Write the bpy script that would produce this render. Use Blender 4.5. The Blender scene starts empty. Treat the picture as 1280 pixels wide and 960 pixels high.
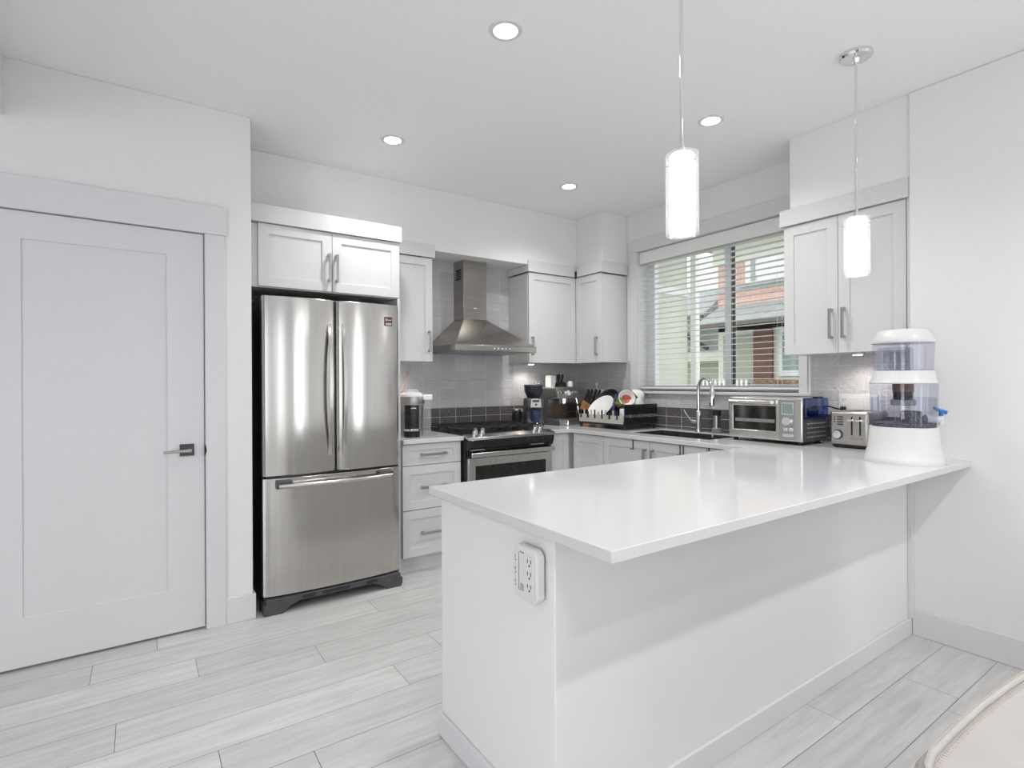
import bpy, bmesh, math, random
from mathutils import Vector, Matrix
PI = math.pi
random.seed(7)
S = bpy.context.scene
C = S.collection

# ------------------------------------------------------------------ camera
YAW, ROLL, FPX, CAM_H = math.radians(34.5), math.radians(-0.303), 675.0, 1.278
fw = Vector((math.sin(YAW), math.cos(YAW), 0)); r0 = Vector((math.cos(YAW), -math.sin(YAW), 0)); u0 = Vector((0, 0, 1))
rr = r0 * math.cos(ROLL) + u0 * math.sin(ROLL); uu = -r0 * math.sin(ROLL) + u0 * math.cos(ROLL)
cam = bpy.data.cameras.new('camera'); cam.sensor_width = 36; cam.lens = FPX / 1280 * 36
cam.shift_y = -2.0 / 1280; cam.clip_start = 0.02
co = bpy.data.objects.new('camera', cam); C.objects.link(co)
co.matrix_world = Matrix(((rr.x, uu.x, -fw.x, 0), (rr.y, uu.y, -fw.y, 0), (rr.z, uu.z, -fw.z, CAM_H), (0, 0, 0, 1)))
S.camera = co

# ------------------------------------------------------------------ light and exposure
S.view_settings.view_transform = 'Standard'; S.view_settings.look = 'None'
S.view_settings.exposure = 0.86; S.view_settings.gamma = 1.0; S.view_settings.use_curve_mapping = False
W = bpy.data.worlds.new('overcast'); S.world = W; W.use_nodes = True
bg = W.node_tree.nodes['Background']; bg.inputs[0].default_value = (0.93, 0.96, 1.0, 1); bg.inputs[1].default_value = 1.12
LAMP_SPOT, LAMP_PUCK, PENDANT_E, DISC_E = 27.0, 2.2, 2.0, 8.0

def area_light(name, loc, rot, sx, sy, power, col):
    l = bpy.data.lights.new(name, 'AREA'); l.shape = 'RECTANGLE'; l.size = sx; l.size_y = sy; l.energy = power; l.color = col
    o = bpy.data.objects.new(name, l); o.location = loc; o.rotation_euler = rot; C.objects.link(o); return o
# area lamps added at unseen living room windows, for room fill and fridge streaks
for wx in (-0.9, 0.5, 2.2):
    area_light('added_rear_window_lamp', (wx, -3.38, 1.40), (PI / 2, 0, 0), 0.42, 2.0, 7 if wx > 2 else 1.9, (0.93, 0.97, 1.0))
area_light('added_side_window_lamp', (-3.38, -1.0, 1.40), (PI / 2, 0, -PI / 2), 1.4, 1.9, 28, (0.93, 0.97, 1.0))

# ------------------------------------------------------------------ materials
def mat(name, col, rough=0.5, metal=0.0, noise=0.03, nscale=30.0, bump=0.0, bscale=80.0, spec=0.5, stretch=None, trans=0.0, ior=1.45, coat=0.0, emit=None, estr=0.0, alpha=1.0):
    m = bpy.data.materials.new(name); m.use_nodes = True
    nt = m.node_tree; p = nt.nodes['Principled BSDF']
    p.inputs['Roughness'].default_value = rough; p.inputs['Metallic'].default_value = metal
    p.inputs['Specular IOR Level'].default_value = spec; p.inputs['IOR'].default_value = ior
    p.inputs['Transmission Weight'].default_value = trans; p.inputs['Coat Weight'].default_value = coat
    p.inputs['Alpha'].default_value = alpha
    tc = nt.nodes.new('ShaderNodeTexCoord'); mp = nt.nodes.new('ShaderNodeMapping')
    nt.links.new(tc.outputs['Object'], mp.inputs[0])
    if stretch: mp.inputs['Scale'].default_value = stretch
    n = nt.nodes.new('ShaderNodeTexNoise'); n.inputs['Scale'].default_value = nscale; n.inputs['Detail'].default_value = 4
    nt.links.new(mp.outputs[0], n.inputs['Vector'])
    rp = nt.nodes.new('ShaderNodeValToRGB')
    a = [max(0, c - noise) for c in col]; b = [min(1, c + noise) for c in col]
    rp.color_ramp.elements[0].color = (*a, 1); rp.color_ramp.elements[1].color = (*b, 1)
    rp.color_ramp.elements[0].position = 0.3; rp.color_ramp.elements[1].position = 0.7
    nt.links.new(n.outputs['Fac'], rp.inputs[0]); nt.links.new(rp.outputs[0], p.inputs['Base Color'])
    if bump:
        n2 = nt.nodes.new('ShaderNodeTexNoise'); n2.inputs['Scale'].default_value = bscale; n2.inputs['Detail'].default_value = 3
        nt.links.new(mp.outputs[0], n2.inputs['Vector'])
        bp = nt.nodes.new('ShaderNodeBump'); bp.inputs['Strength'].default_value = bump; bp.inputs['Distance'].default_value = 0.01
        nt.links.new(n2.outputs['Fac'], bp.inputs['Height']); nt.links.new(bp.outputs[0], p.inputs['Normal'])
    if emit:
        p.inputs['Emission Color'].default_value = (*emit, 1); p.inputs['Emission Strength'].default_value = estr
    return m

def clear_mat(name, tint, gloss=0.12, rough=0.02, haze=0.0):
    m = bpy.data.materials.new(name); m.use_nodes = True; nt = m.node_tree
    for n in list(nt.nodes): nt.nodes.remove(n)
    out = nt.nodes.new('ShaderNodeOutputMaterial'); mx = nt.nodes.new('ShaderNodeMixShader')
    t = nt.nodes.new('ShaderNodeBsdfTransparent'); g = nt.nodes.new('ShaderNodeBsdfGlossy'); lw = nt.nodes.new('ShaderNodeLayerWeight')
    nz = nt.nodes.new('ShaderNodeTexNoise'); nz.inputs['Scale'].default_value = 6
    hs = nt.nodes.new('ShaderNodeMixRGB'); hs.inputs[1].default_value = (*tint, 1); hs.inputs[2].default_value = (*[min(1, c * 1.03) for c in tint], 1)
    nt.links.new(nz.outputs['Fac'], hs.inputs[0]); nt.links.new(hs.outputs[0], t.inputs[0])
    g.inputs['Roughness'].default_value = rough; lw.inputs[0].default_value = 0.35
    ml = nt.nodes.new('ShaderNodeMath'); ml.operation = 'MULTIPLY'; ml.inputs[1].default_value = gloss * 3
    ad = nt.nodes.new('ShaderNodeMath'); ad.operation = 'ADD'; ad.inputs[1].default_value = gloss * 0.3
    nt.links.new(lw.outputs['Fresnel'], ml.inputs[0]); nt.links.new(ml.outputs[0], ad.inputs[0]); nt.links.new(ad.outputs[0], mx.inputs[0])
    if haze:
        df = nt.nodes.new('ShaderNodeBsdfTranslucent'); dd = nt.nodes.new('ShaderNodeBsdfDiffuse'); m1 = nt.nodes.new('ShaderNodeMixShader'); m2 = nt.nodes.new('ShaderNodeMixShader'); m2.inputs[0].default_value = haze
        nt.links.new(df.outputs[0], m1.inputs[1]); nt.links.new(dd.outputs[0], m1.inputs[2]); nt.links.new(t.outputs[0], m2.inputs[1]); nt.links.new(m1.outputs[0], m2.inputs[2]); t = m2
    nt.links.new(t.outputs[0], mx.inputs[1]); nt.links.new(g.outputs[0], mx.inputs[2]); nt.links.new(mx.outputs[0], out.inputs[0])
    return m

def tile_mat(name, axes):
    m = bpy.data.materials.new(name); m.use_nodes = True; nt = m.node_tree; p = nt.nodes['Principled BSDF']; L = nt.links.new
    tc = nt.nodes.new('ShaderNodeTexCoord'); sp = nt.nodes.new('ShaderNodeSeparateXYZ'); L(tc.outputs['Object'], sp.inputs[0])
    cb = nt.nodes.new('ShaderNodeCombineXYZ'); L(sp.outputs[axes[0]], cb.inputs[0]); L(sp.outputs[axes[1]], cb.inputs[1])
    mp = nt.nodes.new('ShaderNodeMapping'); mp.inputs['Location'].default_value = (TILE_OFF[axes[0]], -1.072 + 0.0747 * 20, 0); L(cb.outputs[0], mp.inputs[0])
    br = nt.nodes.new('ShaderNodeTexBrick'); br.offset = 0.0; br.squash = 1.0
    br.inputs['Scale'].default_value = 1.0; br.inputs['Brick Width'].default_value = 0.147; br.inputs['Row Height'].default_value = 0.0747
    br.inputs['Mortar Size'].default_value = 0.0016; br.inputs['Mortar Smooth'].default_value = 0.3
    br.inputs['Color1'].default_value = (0.50, 0.49, 0.51, 1); br.inputs['Color2'].default_value = (0.58, 0.57, 0.585, 1); br.inputs['Mortar'].default_value = (0.80, 0.80, 0.80, 1)
    L(mp.outputs[0], br.inputs['Vector'])
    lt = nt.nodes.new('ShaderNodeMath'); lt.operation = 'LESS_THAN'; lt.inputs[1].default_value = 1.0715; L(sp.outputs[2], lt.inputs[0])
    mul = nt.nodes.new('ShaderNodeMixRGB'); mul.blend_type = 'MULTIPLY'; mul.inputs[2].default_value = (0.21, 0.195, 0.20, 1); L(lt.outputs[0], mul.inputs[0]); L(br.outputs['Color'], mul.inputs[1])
    mo = nt.nodes.new('ShaderNodeMixRGB'); mo.inputs[2].default_value = (0.80, 0.80, 0.80, 1); L(br.outputs['Fac'], mo.inputs[0]); L(mul.outputs[0], mo.inputs[1])
    L(mo.outputs[0], p.inputs['Base Color'])
    p.inputs['Roughness'].default_value = 0.12
    nz = nt.nodes.new('ShaderNodeTexNoise'); nz.inputs['Scale'].default_value = 55; nz.inputs['Detail'].default_value = 1; L(tc.outputs['Object'], nz.inputs['Vector'])
    sb = nt.nodes.new('ShaderNodeMath'); sb.operation = 'SUBTRACT'; L(nz.outputs['Fac'], sb.inputs[0]); L(br.outputs['Fac'], sb.inputs[1])
    bp = nt.nodes.new('ShaderNodeBump'); bp.inputs['Strength'].default_value = 1.0; bp.inputs['Distance'].default_value = 0.006; L(sb.outputs[0], bp.inputs['Height']); L(bp.outputs[0], p.inputs['Normal'])
    return m
TILE_OFF = {0: 0.05, 1: 0.03}

def floor_mat():
    m = bpy.data.materials.new('whitewashed_oak'); m.use_nodes = True; nt = m.node_tree; p = nt.nodes['Principled BSDF']; L = nt.links.new
    tc = nt.nodes.new('ShaderNodeTexCoord'); ge = nt.nodes.new('ShaderNodeNewGeometry')
    ad = nt.nodes.new('ShaderNodeVectorMath'); ad.operation = 'ADD'; sc = nt.nodes.new('ShaderNodeVectorMath'); sc.operation = 'SCALE'; sc.inputs['Scale'].default_value = 37.0
    cb = nt.nodes.new('ShaderNodeCombineXYZ'); L(ge.outputs['Random Per Island'], cb.inputs[0]); L(ge.outputs['Random Per Island'], cb.inputs[1]); L(ge.outputs['Random Per Island'], cb.inputs[2])
    L(cb.outputs[0], sc.inputs[0]); L(tc.outputs['Object'], ad.inputs[0]); L(sc.outputs[0], ad.inputs[1])
    mp = nt.nodes.new('ShaderNodeMapping'); mp.inputs['Scale'].default_value = (1.6, 16, 1); L(ad.outputs[0], mp.inputs[0])
    n1 = nt.nodes.new('ShaderNodeTexNoise'); n1.inputs['Scale'].default_value = 2.2; n1.inputs['Detail'].default_value = 8; n1.inputs['Roughness'].default_value = 0.62; n1.inputs['Distortion'].default_value = 0.5; L(mp.outputs[0], n1.inputs['Vector'])
    rp = nt.nodes.new('ShaderNodeValToRGB'); e = rp.color_ramp.elements
    e[0].position = 0.30; e[0].color = (0.495, 0.49, 0.487, 1); e[1].position = 0.72; e[1].color = (0.65, 0.645, 0.64, 1)
    L(n1.outputs['Fac'], rp.inputs[0])
    mr = nt.nodes.new('ShaderNodeMapRange'); mr.inputs['To Min'].default_value = 0.90; mr.inputs['To Max'].default_value = 1.06; L(ge.outputs['Random Per Island'], mr.inputs['Value'])
    mx = nt.nodes.new('ShaderNodeVectorMath'); mx.operation = 'SCALE'; L(rp.outputs[0], mx.inputs[0]); L(mr.outputs[0], mx.inputs['Scale']); L(mx.outputs[0], p.inputs['Base Color'])
    p.inputs['Roughness'].default_value = 0.38
    bp = nt.nodes.new('ShaderNodeBump'); bp.inputs['Strength'].default_value = 0.12; bp.inputs['Distance'].default_value = 0.003; L(n1.outputs['Fac'], bp.inputs['Height']); L(bp.outputs[0], p.inputs['Normal'])
    return m

def brick_mat(name, c1, c2, mortar):
    m = bpy.data.materials.new(name); m.use_nodes = True; nt = m.node_tree; p = nt.nodes['Principled BSDF']; L = nt.links.new
    tc = nt.nodes.new('ShaderNodeTexCoord'); sp = nt.nodes.new('ShaderNodeSeparateXYZ'); L(tc.outputs['Object'], sp.inputs[0])
    cb = nt.nodes.new('ShaderNodeCombineXYZ'); L(sp.outputs[1], cb.inputs[0]); L(sp.outputs[2], cb.inputs[1])
    br = nt.nodes.new('ShaderNodeTexBrick'); br.inputs['Scale'].default_value = 1; br.inputs['Brick Width'].default_value = 0.21; br.inputs['Row Height'].default_value = 0.075; br.inputs['Mortar Size'].default_value = 0.006
    br.inputs['Color1'].default_value = (*c1, 1); br.inputs['Color2'].default_value = (*c2, 1); br.inputs['Mortar'].default_value = (*mortar, 1)
    L(cb.outputs[0], br.inputs['Vector']); L(br.outputs['Color'], p.inputs['Base Color']); p.inputs['Roughness'].default_value = 0.9
    return m

M = {}
M['wall'] = mat('wall_paint', (0.79, 0.79, 0.79), 0.6, noise=0.006, bump=0.02, bscale=220)
M['ceil'] = mat('ceiling_paint', (0.92, 0.92, 0.915), 0.85, noise=0.006, bump=0.02, bscale=250)
M['trim'] = mat('trim_paint', (0.70, 0.702, 0.72), 0.35, noise=0.006)
M['cab'] = mat('white_lacquer', (0.655, 0.655, 0.66), 0.32, noise=0.006)
M['quartz'] = mat('white_quartz', (0.645, 0.645, 0.655), 0.10, noise=0.02, nscale=160)
M['steel'] = mat('brushed_steel', (0.56, 0.55, 0.53), 0.20, 1.0, noise=0.03, nscale=40, stretch=(1, 1, 0.04), bump=0.03, bscale=6)
M['fridge_steel'] = mat('fridge_steel', (0.52, 0.505, 0.485), 0.17, 1.0, noise=0.02, nscale=40, stretch=(1, 1, 0.03), bump=0.22, bscale=5)
M['hood_steel'] = mat('hood_steel', (0.38, 0.36, 0.335), 0.26, 1.0, noise=0.03, nscale=30, stretch=(0.1, 1, 1))
M['satin'] = mat('satin_steel', (0.46, 0.44, 0.42), 0.42, 1.0, noise=0.03, nscale=40)
M['nickel'] = mat('brushed_nickel', (0.44, 0.425, 0.41), 0.32, 1.0, noise=0.02)
M['chrome'] = mat('chrome', (0.80, 0.80, 0.81), 0.06, 1.0, noise=0.01)
M['black'] = mat('black_enamel', (0.012, 0.012, 0.014), 0.18, noise=0.004)
M['matblack'] = mat('matt_black', (0.018, 0.018, 0.019), 0.6, noise=0.006)
M['darkgrey'] = mat('dark_grey_plastic', (0.07, 0.07, 0.075), 0.5, noise=0.01)
M['grey'] = mat('grey_plastic', (0.30, 0.30, 0.31), 0.45, noise=0.01)
M['ovenglass'] = mat('oven_glass', (0.015, 0.014, 0.013), 0.06, noise=0.004)
M['white'] = mat('white_plastic', (0.71, 0.71, 0.715), 0.30, noise=0.006)
M['porcelain'] = mat('porcelain', (0.82, 0.82, 0.80), 0.15, noise=0.01)
M['vinyl'] = mat('white_vinyl', (0.78, 0.79, 0.83), 0.4, noise=0.006)
M['slat'] = mat('blind_slats', (0.84, 0.84, 0.83), 0.45, noise=0.006)
M['wood'] = mat('knife_block_wood', (0.42, 0.22, 0.09), 0.45, noise=0.08, nscale=8, stretch=(6, 6, 1))
M['tan'] = mat('stick_wood', (0.55, 0.30, 0.14), 0.6, noise=0.05)
M['tile_x'] = tile_mat('grey_tiles_back', (0, 2)); M['tile_y'] = tile_mat('grey_tiles_side', (1, 2))
M['floor'] = floor_mat()
M['groove'] = mat('plank_groove', (0.16, 0.155, 0.15), 0.9, noise=0.01)
M['glass'] = clear_mat('window_glass', (0.985, 0.99, 0.985), 0.06)
M['clear'] = clear_mat('clear_glass', (0.99, 0.99, 0.99), 0.08, haze=0.22)
M['tank'] = clear_mat('violet_tint_tank', (0.90, 0.905, 0.955), 0.07)
M['water'] = clear_mat('still_water', (0.90, 0.91, 0.94), 0.04)
M['bluetank'] = clear_mat('blue_tint_tank', (0.36, 0.48, 0.82), 0.14)
M['bluelever'] = mat('blue_plastic', (0.02, 0.18, 0.50), 0.35, noise=0.01)
M['leather'] = mat('cream_leather', (0.39, 0.37, 0.357), 0.5, noise=0.015, nscale=14, bump=0.12, bscale=160)
M['leather_warm_light'] = mat('cream_leather_warm_light', (0.38, 0.325, 0.29), 0.5, noise=0.015, nscale=14, bump=0.12, bscale=160)  # outer edge band: warm light put into the leather colour
M['thread'] = mat('grey_thread', (0.42, 0.38, 0.35), 0.8, noise=0.03)
M['shade'] = mat('opal_glass_lit', (0.85, 0.84, 0.82), 0.3, noise=0.005, emit=(1.0, 0.965, 0.91), estr=PENDANT_E)
M['bulbdisc'] = mat('downlight_lens', (0.9, 0.9, 0.9), 0.4, noise=0.005, emit=(1.0, 0.96, 0.90), estr=DISC_E)
M['lcd'] = mat('grey_green_display', (0.22, 0.28, 0.26), 0.25, noise=0.01)
M['sticker'] = mat('brown_sticker', (0.10, 0.035, 0.02), 0.5, noise=0.01)
M['red'] = mat('red_glaze', (0.50, 0.07, 0.06), 0.35, noise=0.05)
M['green'] = mat('olive_glaze', (0.25, 0.27, 0.10), 0.35, noise=0.06)
M['palegreen'] = mat('pale_green_plastic', (0.66, 0.72, 0.62), 0.4, noise=0.02)
M['navy'] = mat('navy_plastic', (0.03, 0.055, 0.13), 0.4, noise=0.01)
M['cream'] = mat('cream_acrylic', (0.50, 0.48, 0.44), 0.25, noise=0.03)
M['paper'] = mat('paper_towel', (0.80, 0.79, 0.76), 0.9, noise=0.01, bump=0.1, bscale=120)
M['canister'] = mat('dark_canister', (0.03, 0.03, 0.038), 0.22, noise=0.006)
M['gritstone'] = mat('filter_stones', (0.12, 0.12, 0.13), 0.7, noise=0.10, nscale=120)
M['amber'] = mat('amber_filter', (0.16, 0.07, 0.06), 0.3, noise=0.02)
M['sinkshade'] = mat('sink_steel_shade', (0.10, 0.10, 0.105), 0.35, 0.7, noise=0.02)  # shade inside the bowls put into the dark steel colour
# outside
M['siding'] = mat('sage_siding', (0.64, 0.64, 0.56), 0.7, noise=0.01)
M['extwhite'] = mat('outside_white_paint', (0.82, 0.84, 0.82), 0.6, noise=0.01)
M['extcream'] = mat('outside_cream_stucco', (0.70, 0.72, 0.63), 0.8, noise=0.02)
M['brick'] = brick_mat('salmon_brick', (0.66, 0.42, 0.35), (0.60, 0.37, 0.31), (0.70, 0.60, 0.54))
M['brownbrick'] = brick_mat('brown_brick', (0.16, 0.08, 0.06), (0.20, 0.10, 0.08), (0.22, 0.15, 0.12))
M['shingle'] = mat('grey_shingles', (0.40, 0.43, 0.42), 0.9, noise=0.08, nscale=12, stretch=(1, 1, 6))
M['gutter'] = mat('dark_gutter', (0.13, 0.125, 0.11), 0.6, noise=0.01)
M['eave'] = mat('olive_grey_eave', (0.29, 0.29, 0.24), 0.7, noise=0.02)
M['garage'] = mat('grey_green_garage', (0.40, 0.42, 0.34), 0.7, noise=0.02)
M['extglass'] = mat('outside_window_glass', (0.24, 0.33, 0.28), 0.1, noise=0.04, nscale=3)
M['palepane'] = mat('sky_lit_pane', (0.85, 0.87, 0.87), 0.15, noise=0.01)
M['lawn'] = mat('lawn', (0.16, 0.20, 0.09), 0.95, noise=0.05, nscale=20)
M['hedge'] = mat('dry_hedge', (0.20, 0.13, 0.08), 0.95, noise=0.08, nscale=30)

# ------------------------------------------------------------------ mesh helpers
class B:
    def __init__(s): s.bm = bmesh.new(); s.mi = 0
    def face(s, vs):
        try:
            f = s.bm.faces.new(vs); f.material_index = s.mi; return f
        except ValueError: return None
    def box(s, x0, y0, z0, x1, y1, z1):
        x0, x1 = min(x0, x1), max(x0, x1); y0, y1 = min(y0, y1), max(y0, y1); z0, z1 = min(z0, z1), max(z0, z1)
        v = [s.bm.verts.new(p) for p in ((x0, y0, z0), (x1, y0, z0), (x1, y1, z0), (x0, y1, z0), (x0, y0, z1), (x1, y0, z1), (x1, y1, z1), (x0, y1, z1))]
        for q in ((3, 2, 1, 0), (4, 5, 6, 7), (0, 1, 5, 4), (1, 2, 6, 5), (2, 3, 7, 6), (3, 0, 4, 7)): s.face([v[i] for i in q])
        return s
    def rings(s, rings, cap=True, closed=True):
        R = [[s.bm.verts.new(p) for p in r] for r in rings]; n = len(R[0])
        for a, b in zip(R, R[1:]):
            for i in range(n if closed else n - 1):
                j = (i + 1) % n; s.face([a[i], a[j], b[j], b[i]])
        if cap: s.face(list(reversed(R[0]))); s.face(R[-1])
        return s
    def lathe(s, prof, n=32, c=(0, 0, 0), cap=True):
        return s.rings([[(c[0] + r * math.cos(2 * PI * i / n), c[1] + r * math.sin(2 * PI * i / n), c[2] + z) for i in range(n)] for r, z in prof], cap)
    def tube(s, pts, r, n=12, cap=True):
        pts = [Vector(p) for p in pts]; rs = r if isinstance(r, (list, tuple)) else [r] * len(pts); out = []; up = None
        for k, p in enumerate(pts):
            t = (pts[min(k + 1, len(pts) - 1)] - pts[max(k - 1, 0)]).normalized()
            if up is None: up = Vector((0, 0, 1)) if abs(t.z) < 0.9 else Vector((1, 0, 0))
            a = t.cross(up).normalized(); b = a.cross(t).normalized(); up = b
            out.append([tuple(p + (a * math.cos(2 * PI * i / n) + b * math.sin(2 * PI * i / n)) * rs[k]) for i in range(n)])
        return s.rings(out, cap)
    def cyl(s, p0, p1, r, n=24): return s.tube([p0, p1], r, n)
    def prism(s, poly, ax, a, b):
        f = {'x': lambda u, v, t: (t, u, v), 'y': lambda u, v, t: (u, t, v), 'z': lambda u, v, t: (u, v, t)}[ax]
        return s.rings([[f(u, v, a) for u, v in poly], [f(u, v, b) for u, v in poly]])
    def cells(s, us, vs, solid, t0, t1, ax):
        f = {'x': lambda u, v, t: (t, u, v), 'y': lambda u, v, t: (u, t, v), 'z': lambda u, v, t: (u, v, t)}[ax]
        V = {}
        def g(i, j, k):
            if (i, j, k) not in V: V[i, j, k] = s.bm.verts.new(f(us[i], vs[j], (t0, t1)[k]))
            return V[i, j, k]
        on = lambda i, j: 0 <= i < len(us) - 1 and 0 <= j < len(vs) - 1 and solid((us[i] + us[i + 1]) / 2, (vs[j] + vs[j + 1]) / 2)
        for i in range(len(us) - 1):
            for j in range(len(vs) - 1):
                if not on(i, j): continue
                s.face([g(i, j, 0), g(i, j + 1, 0), g(i + 1, j + 1, 0), g(i + 1, j, 0)]); s.face([g(i, j, 1), g(i + 1, j, 1), g(i + 1, j + 1, 1), g(i, j + 1, 1)])
                if not on(i - 1, j): s.face([g(i, j, 0), g(i, j, 1), g(i, j + 1, 1), g(i, j + 1, 0)])
                if not on(i + 1, j): s.face([g(i + 1, j, 0), g(i + 1, j + 1, 0), g(i + 1, j + 1, 1), g(i + 1, j, 1)])
                if not on(i, j - 1): s.face([g(i, j, 0), g(i + 1, j, 0), g(i + 1, j, 1), g(i, j, 1)])
                if not on(i, j + 1): s.face([g(i, j + 1, 0), g(i, j + 1, 1), g(i + 1, j + 1, 1), g(i + 1, j + 1, 0)])
        return s
    def xf(s, mtx): bmesh.ops.transform(s.bm, matrix=mtx, verts=s.bm.verts); return s

def obj(name, b, m, parent=None, loc=(0, 0, 0), bev=0.0, seg=2, ang=35, rot=None):
    bmesh.ops.recalc_face_normals(b.bm, faces=b.bm.faces)
    me = bpy.data.meshes.new(name); b.bm.to_mesh(me); b.bm.free()
    for x in (m if isinstance(m, (list, tuple)) else [m]): me.materials.append(M[x])
    me.shade_smooth(); me.set_sharp_from_angle(angle=math.radians(ang))
    o = bpy.data.objects.new(name, me); C.objects.link(o); o.location = loc
    if rot: o.rotation_euler = rot
    if parent: o.parent = parent
    if bev:
        md = o.modifiers.new('bevel', 'BEVEL'); md.width = bev; md.segments = seg; md.limit_method = 'ANGLE'; md.angle_limit = math.radians(40)
    return o
def tag(o, label, cat, group=None):
    o['label'] = label; o['category'] = cat
    if group: o['group'] = group
    return o
def thing(name, label, cat, loc=(0, 0, 0), rz=0.0, group=None):
    o = bpy.data.objects.new(name, None); o.empty_display_size = 0.1; C.objects.link(o); o.location = loc; o.rotation_euler = (0, 0, rz)
    return tag(o, label, cat, group)
def struct(name, b, m, bev=0.0, parent=None, **k):
    o = obj(name, b, m, parent, bev=bev, **k)
    if not parent: o['kind'] = 'structure'
    return o
def dup(root, loc, label=None, rz=None):
    r = root.copy(); C.objects.link(r); r.location = loc
    if rz is not None: r.rotation_euler = (0, 0, rz)
    if label: r['label'] = label
    def kids(src, dst):
        for ch in list(src.children):
            c = ch.copy(); C.objects.link(c); c.parent = dst; kids(ch, c)
    kids(root, r); return r

# ------------------------------------------------------------------ room shell
ZC, XR, XW, YB, YP = 2.73, 3.205, 3.53, 3.97, 3.235
# floor: whitewashed planks with dark joints
fb = B(); rows = {3.10: [-0.186, 1.094], 2.91: [0.204, 1.484], 2.71: [0.692, -0.588], 2.52: [-0.082, 1.19], 2.32: [0.935, -0.345], 2.13: [0.217, 1.49], 1.94: [0.49, -0.79], 3.30: [0.06, 1.34], 0.96: [2.70, 1.42], 1.16: [2.162, 0.88]}
y = 2.913 + 0.1945 * 6
while y > -3.4:
    seed = None
    for k, v in rows.items():
        if abs(k - y) < 0.05: seed = v[0]
    if seed is None: seed = random.uniform(-0.6, 0.6)
    x = seed - 1.28 * 8
    while x < 3.7:
        a, b_ = max(x + 0.001, -3.5), min(x + 1.279, 3.62)
        if b_ - a > 0.02:
            v = [fb.bm.verts.new(p) for p in ((a, y - 0.1935, 0), (b_, y - 0.1935, 0), (b_, y - 0.001, 0), (a, y - 0.001, 0))]; fb.face(v)
        x += 1.28
    y -= 0.1945
fb.mi = 1; fb.box(-3.5, -3.4, -0.12, 3.7, 4.1, -0.0025)
struct('floor', fb, ['floor', 'groove'])
struct('ceiling', B().box(-3.5, -3.4, ZC, 3.7, 4.1, ZC + 0.1), 'ceil')
struct('wall_left', B().cells([-3.5, -0.56, 0.285, 0.50], [0, 2.075, ZC], lambda u, v: not (-0.56 < u < 0.285 and v < 2.075), YP, YP + 0.12, 'y'), 'wall', bev=0.003)
struct('wall_pantry_side', B().box(0.38, YP + 0.12, 0, 0.50, YB, ZC), 'wall')
struct('wall_pantry_inside', B().box(-0.9, YP + 0.5, 0, 0.38, YP + 0.55, ZC), 'wall')
struct('wall_back', B().box(0.38, YB, 0, 3.7, YB + 0.12, ZC), 'wall')
struct('wall_bulkhead_back', B().box(0.50, 3.66, 2.268, XW, YB, ZC), 'wall', bev=0.003)
struct('wall_bulkhead_corner', B().box(3.225, 3.335, 2.268, XW, 3.66, ZC), 'wall', bev=0.003)
struct('wall_right', B().box(XR, -3.4, 0, 3.7, 1.112, ZC), 'wall', bev=0.006)
struct('wall_bulkhead_right', B().box(XR + 0.012, 1.112, 2.30, XW, 1.725, ZC), 'wall', bev=0.003)
WY0, WY1, WZ0, WZ1 = 1.832, 3.215, 1.20, 2.39
struct('wall_window', B().cells([1.10, WY0, WY1, YB + 0.12], [0, WZ0, WZ1, ZC], lambda u, v: not (WY0 < u < WY1 and WZ0 < v < WZ1), XW, XW + 0.17, 'x'), 'wall')
struct('wall_soffit_left', B().box(-0.95, -3.4, 2.47, -0.495, YP, ZC), 'wall', bev=0.003)
struct('wall_rear', B().cells([-3.5, -1.2, -0.6, 0.2, 0.8, 1.9, 2.5, 3.7], [0, 0.4, 2.4, ZC], lambda u, v: not (0.4 < v < 2.4 and min(abs(u + 0.9), abs(u - 0.5), abs(u - 2.2)) < 0.3), -3.52, -3.4, 'y'), 'wall')
struct('wall_far_left', B().cells([-3.4, -1.7, -0.3, 4.1], [0, 0.45, 2.35, ZC], lambda u, v: not (-1.7 < u < -0.3 and 0.45 < v < 2.35), -3.62, -3.5, 'x'), 'wall')
# tiled backsplashes
struct('wall_backsplash_back', B().box(1.42, YB - 0.008, 0.90, XW, YB, 2.268), 'tile_x')
struct('wall_backsplash_window', B().cells([1.10, 1.76, 3.285, YB - 0.008], [0.90, 1.17, 1.46], lambda u, v: v < 1.17 or u < 1.76 or u > 3.285, XW - 0.008, XW, 'x'), 'tile_y')
# baseboards and trims
struct('baseboard_left', B().box(0.368, YP - 0.013, 0, 0.502, YP, 0.135).box(0.50, YP - 0.013, 0, 0.513, YP + 0.06, 0.135), 'trim', bev=0.002)
struct('baseboard_right', B().box(XR - 0.014, -3.4, 0, XR, 1.101, 0.13), 'trim', bev=0.003)
struct('trim_1', B().box(0.278, YP - 0.016, 0, 0.368, YP, 2.062), 'trim', bev=0.002)
struct('trim_2', B().box(-0.66, YP - 0.022, 2.062, 0.376, YP, 2.212), 'trim', bev=0.002)
struct('trim_3', B().box(-0.64, YP - 0.016, 0, -0.553, YP, 2.062), 'trim', bev=0.002)
struct('trim_4', B().box(0.276, YP - 0.002, 0, 0.285, YP + 0.1, 2.066).box(-0.56, YP - 0.002, 0, -0.551, YP + 0.1, 2.066).box(-0.56, YP - 0.002, 2.064, 0.285, YP + 0.1, 2.075), 'trim')
struct('trim_5', B().box(XR - 0.03, 1.095, 0.084, XR - 0.0005, 1.1145, 0.868), 'trim', bev=0.002)
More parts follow.
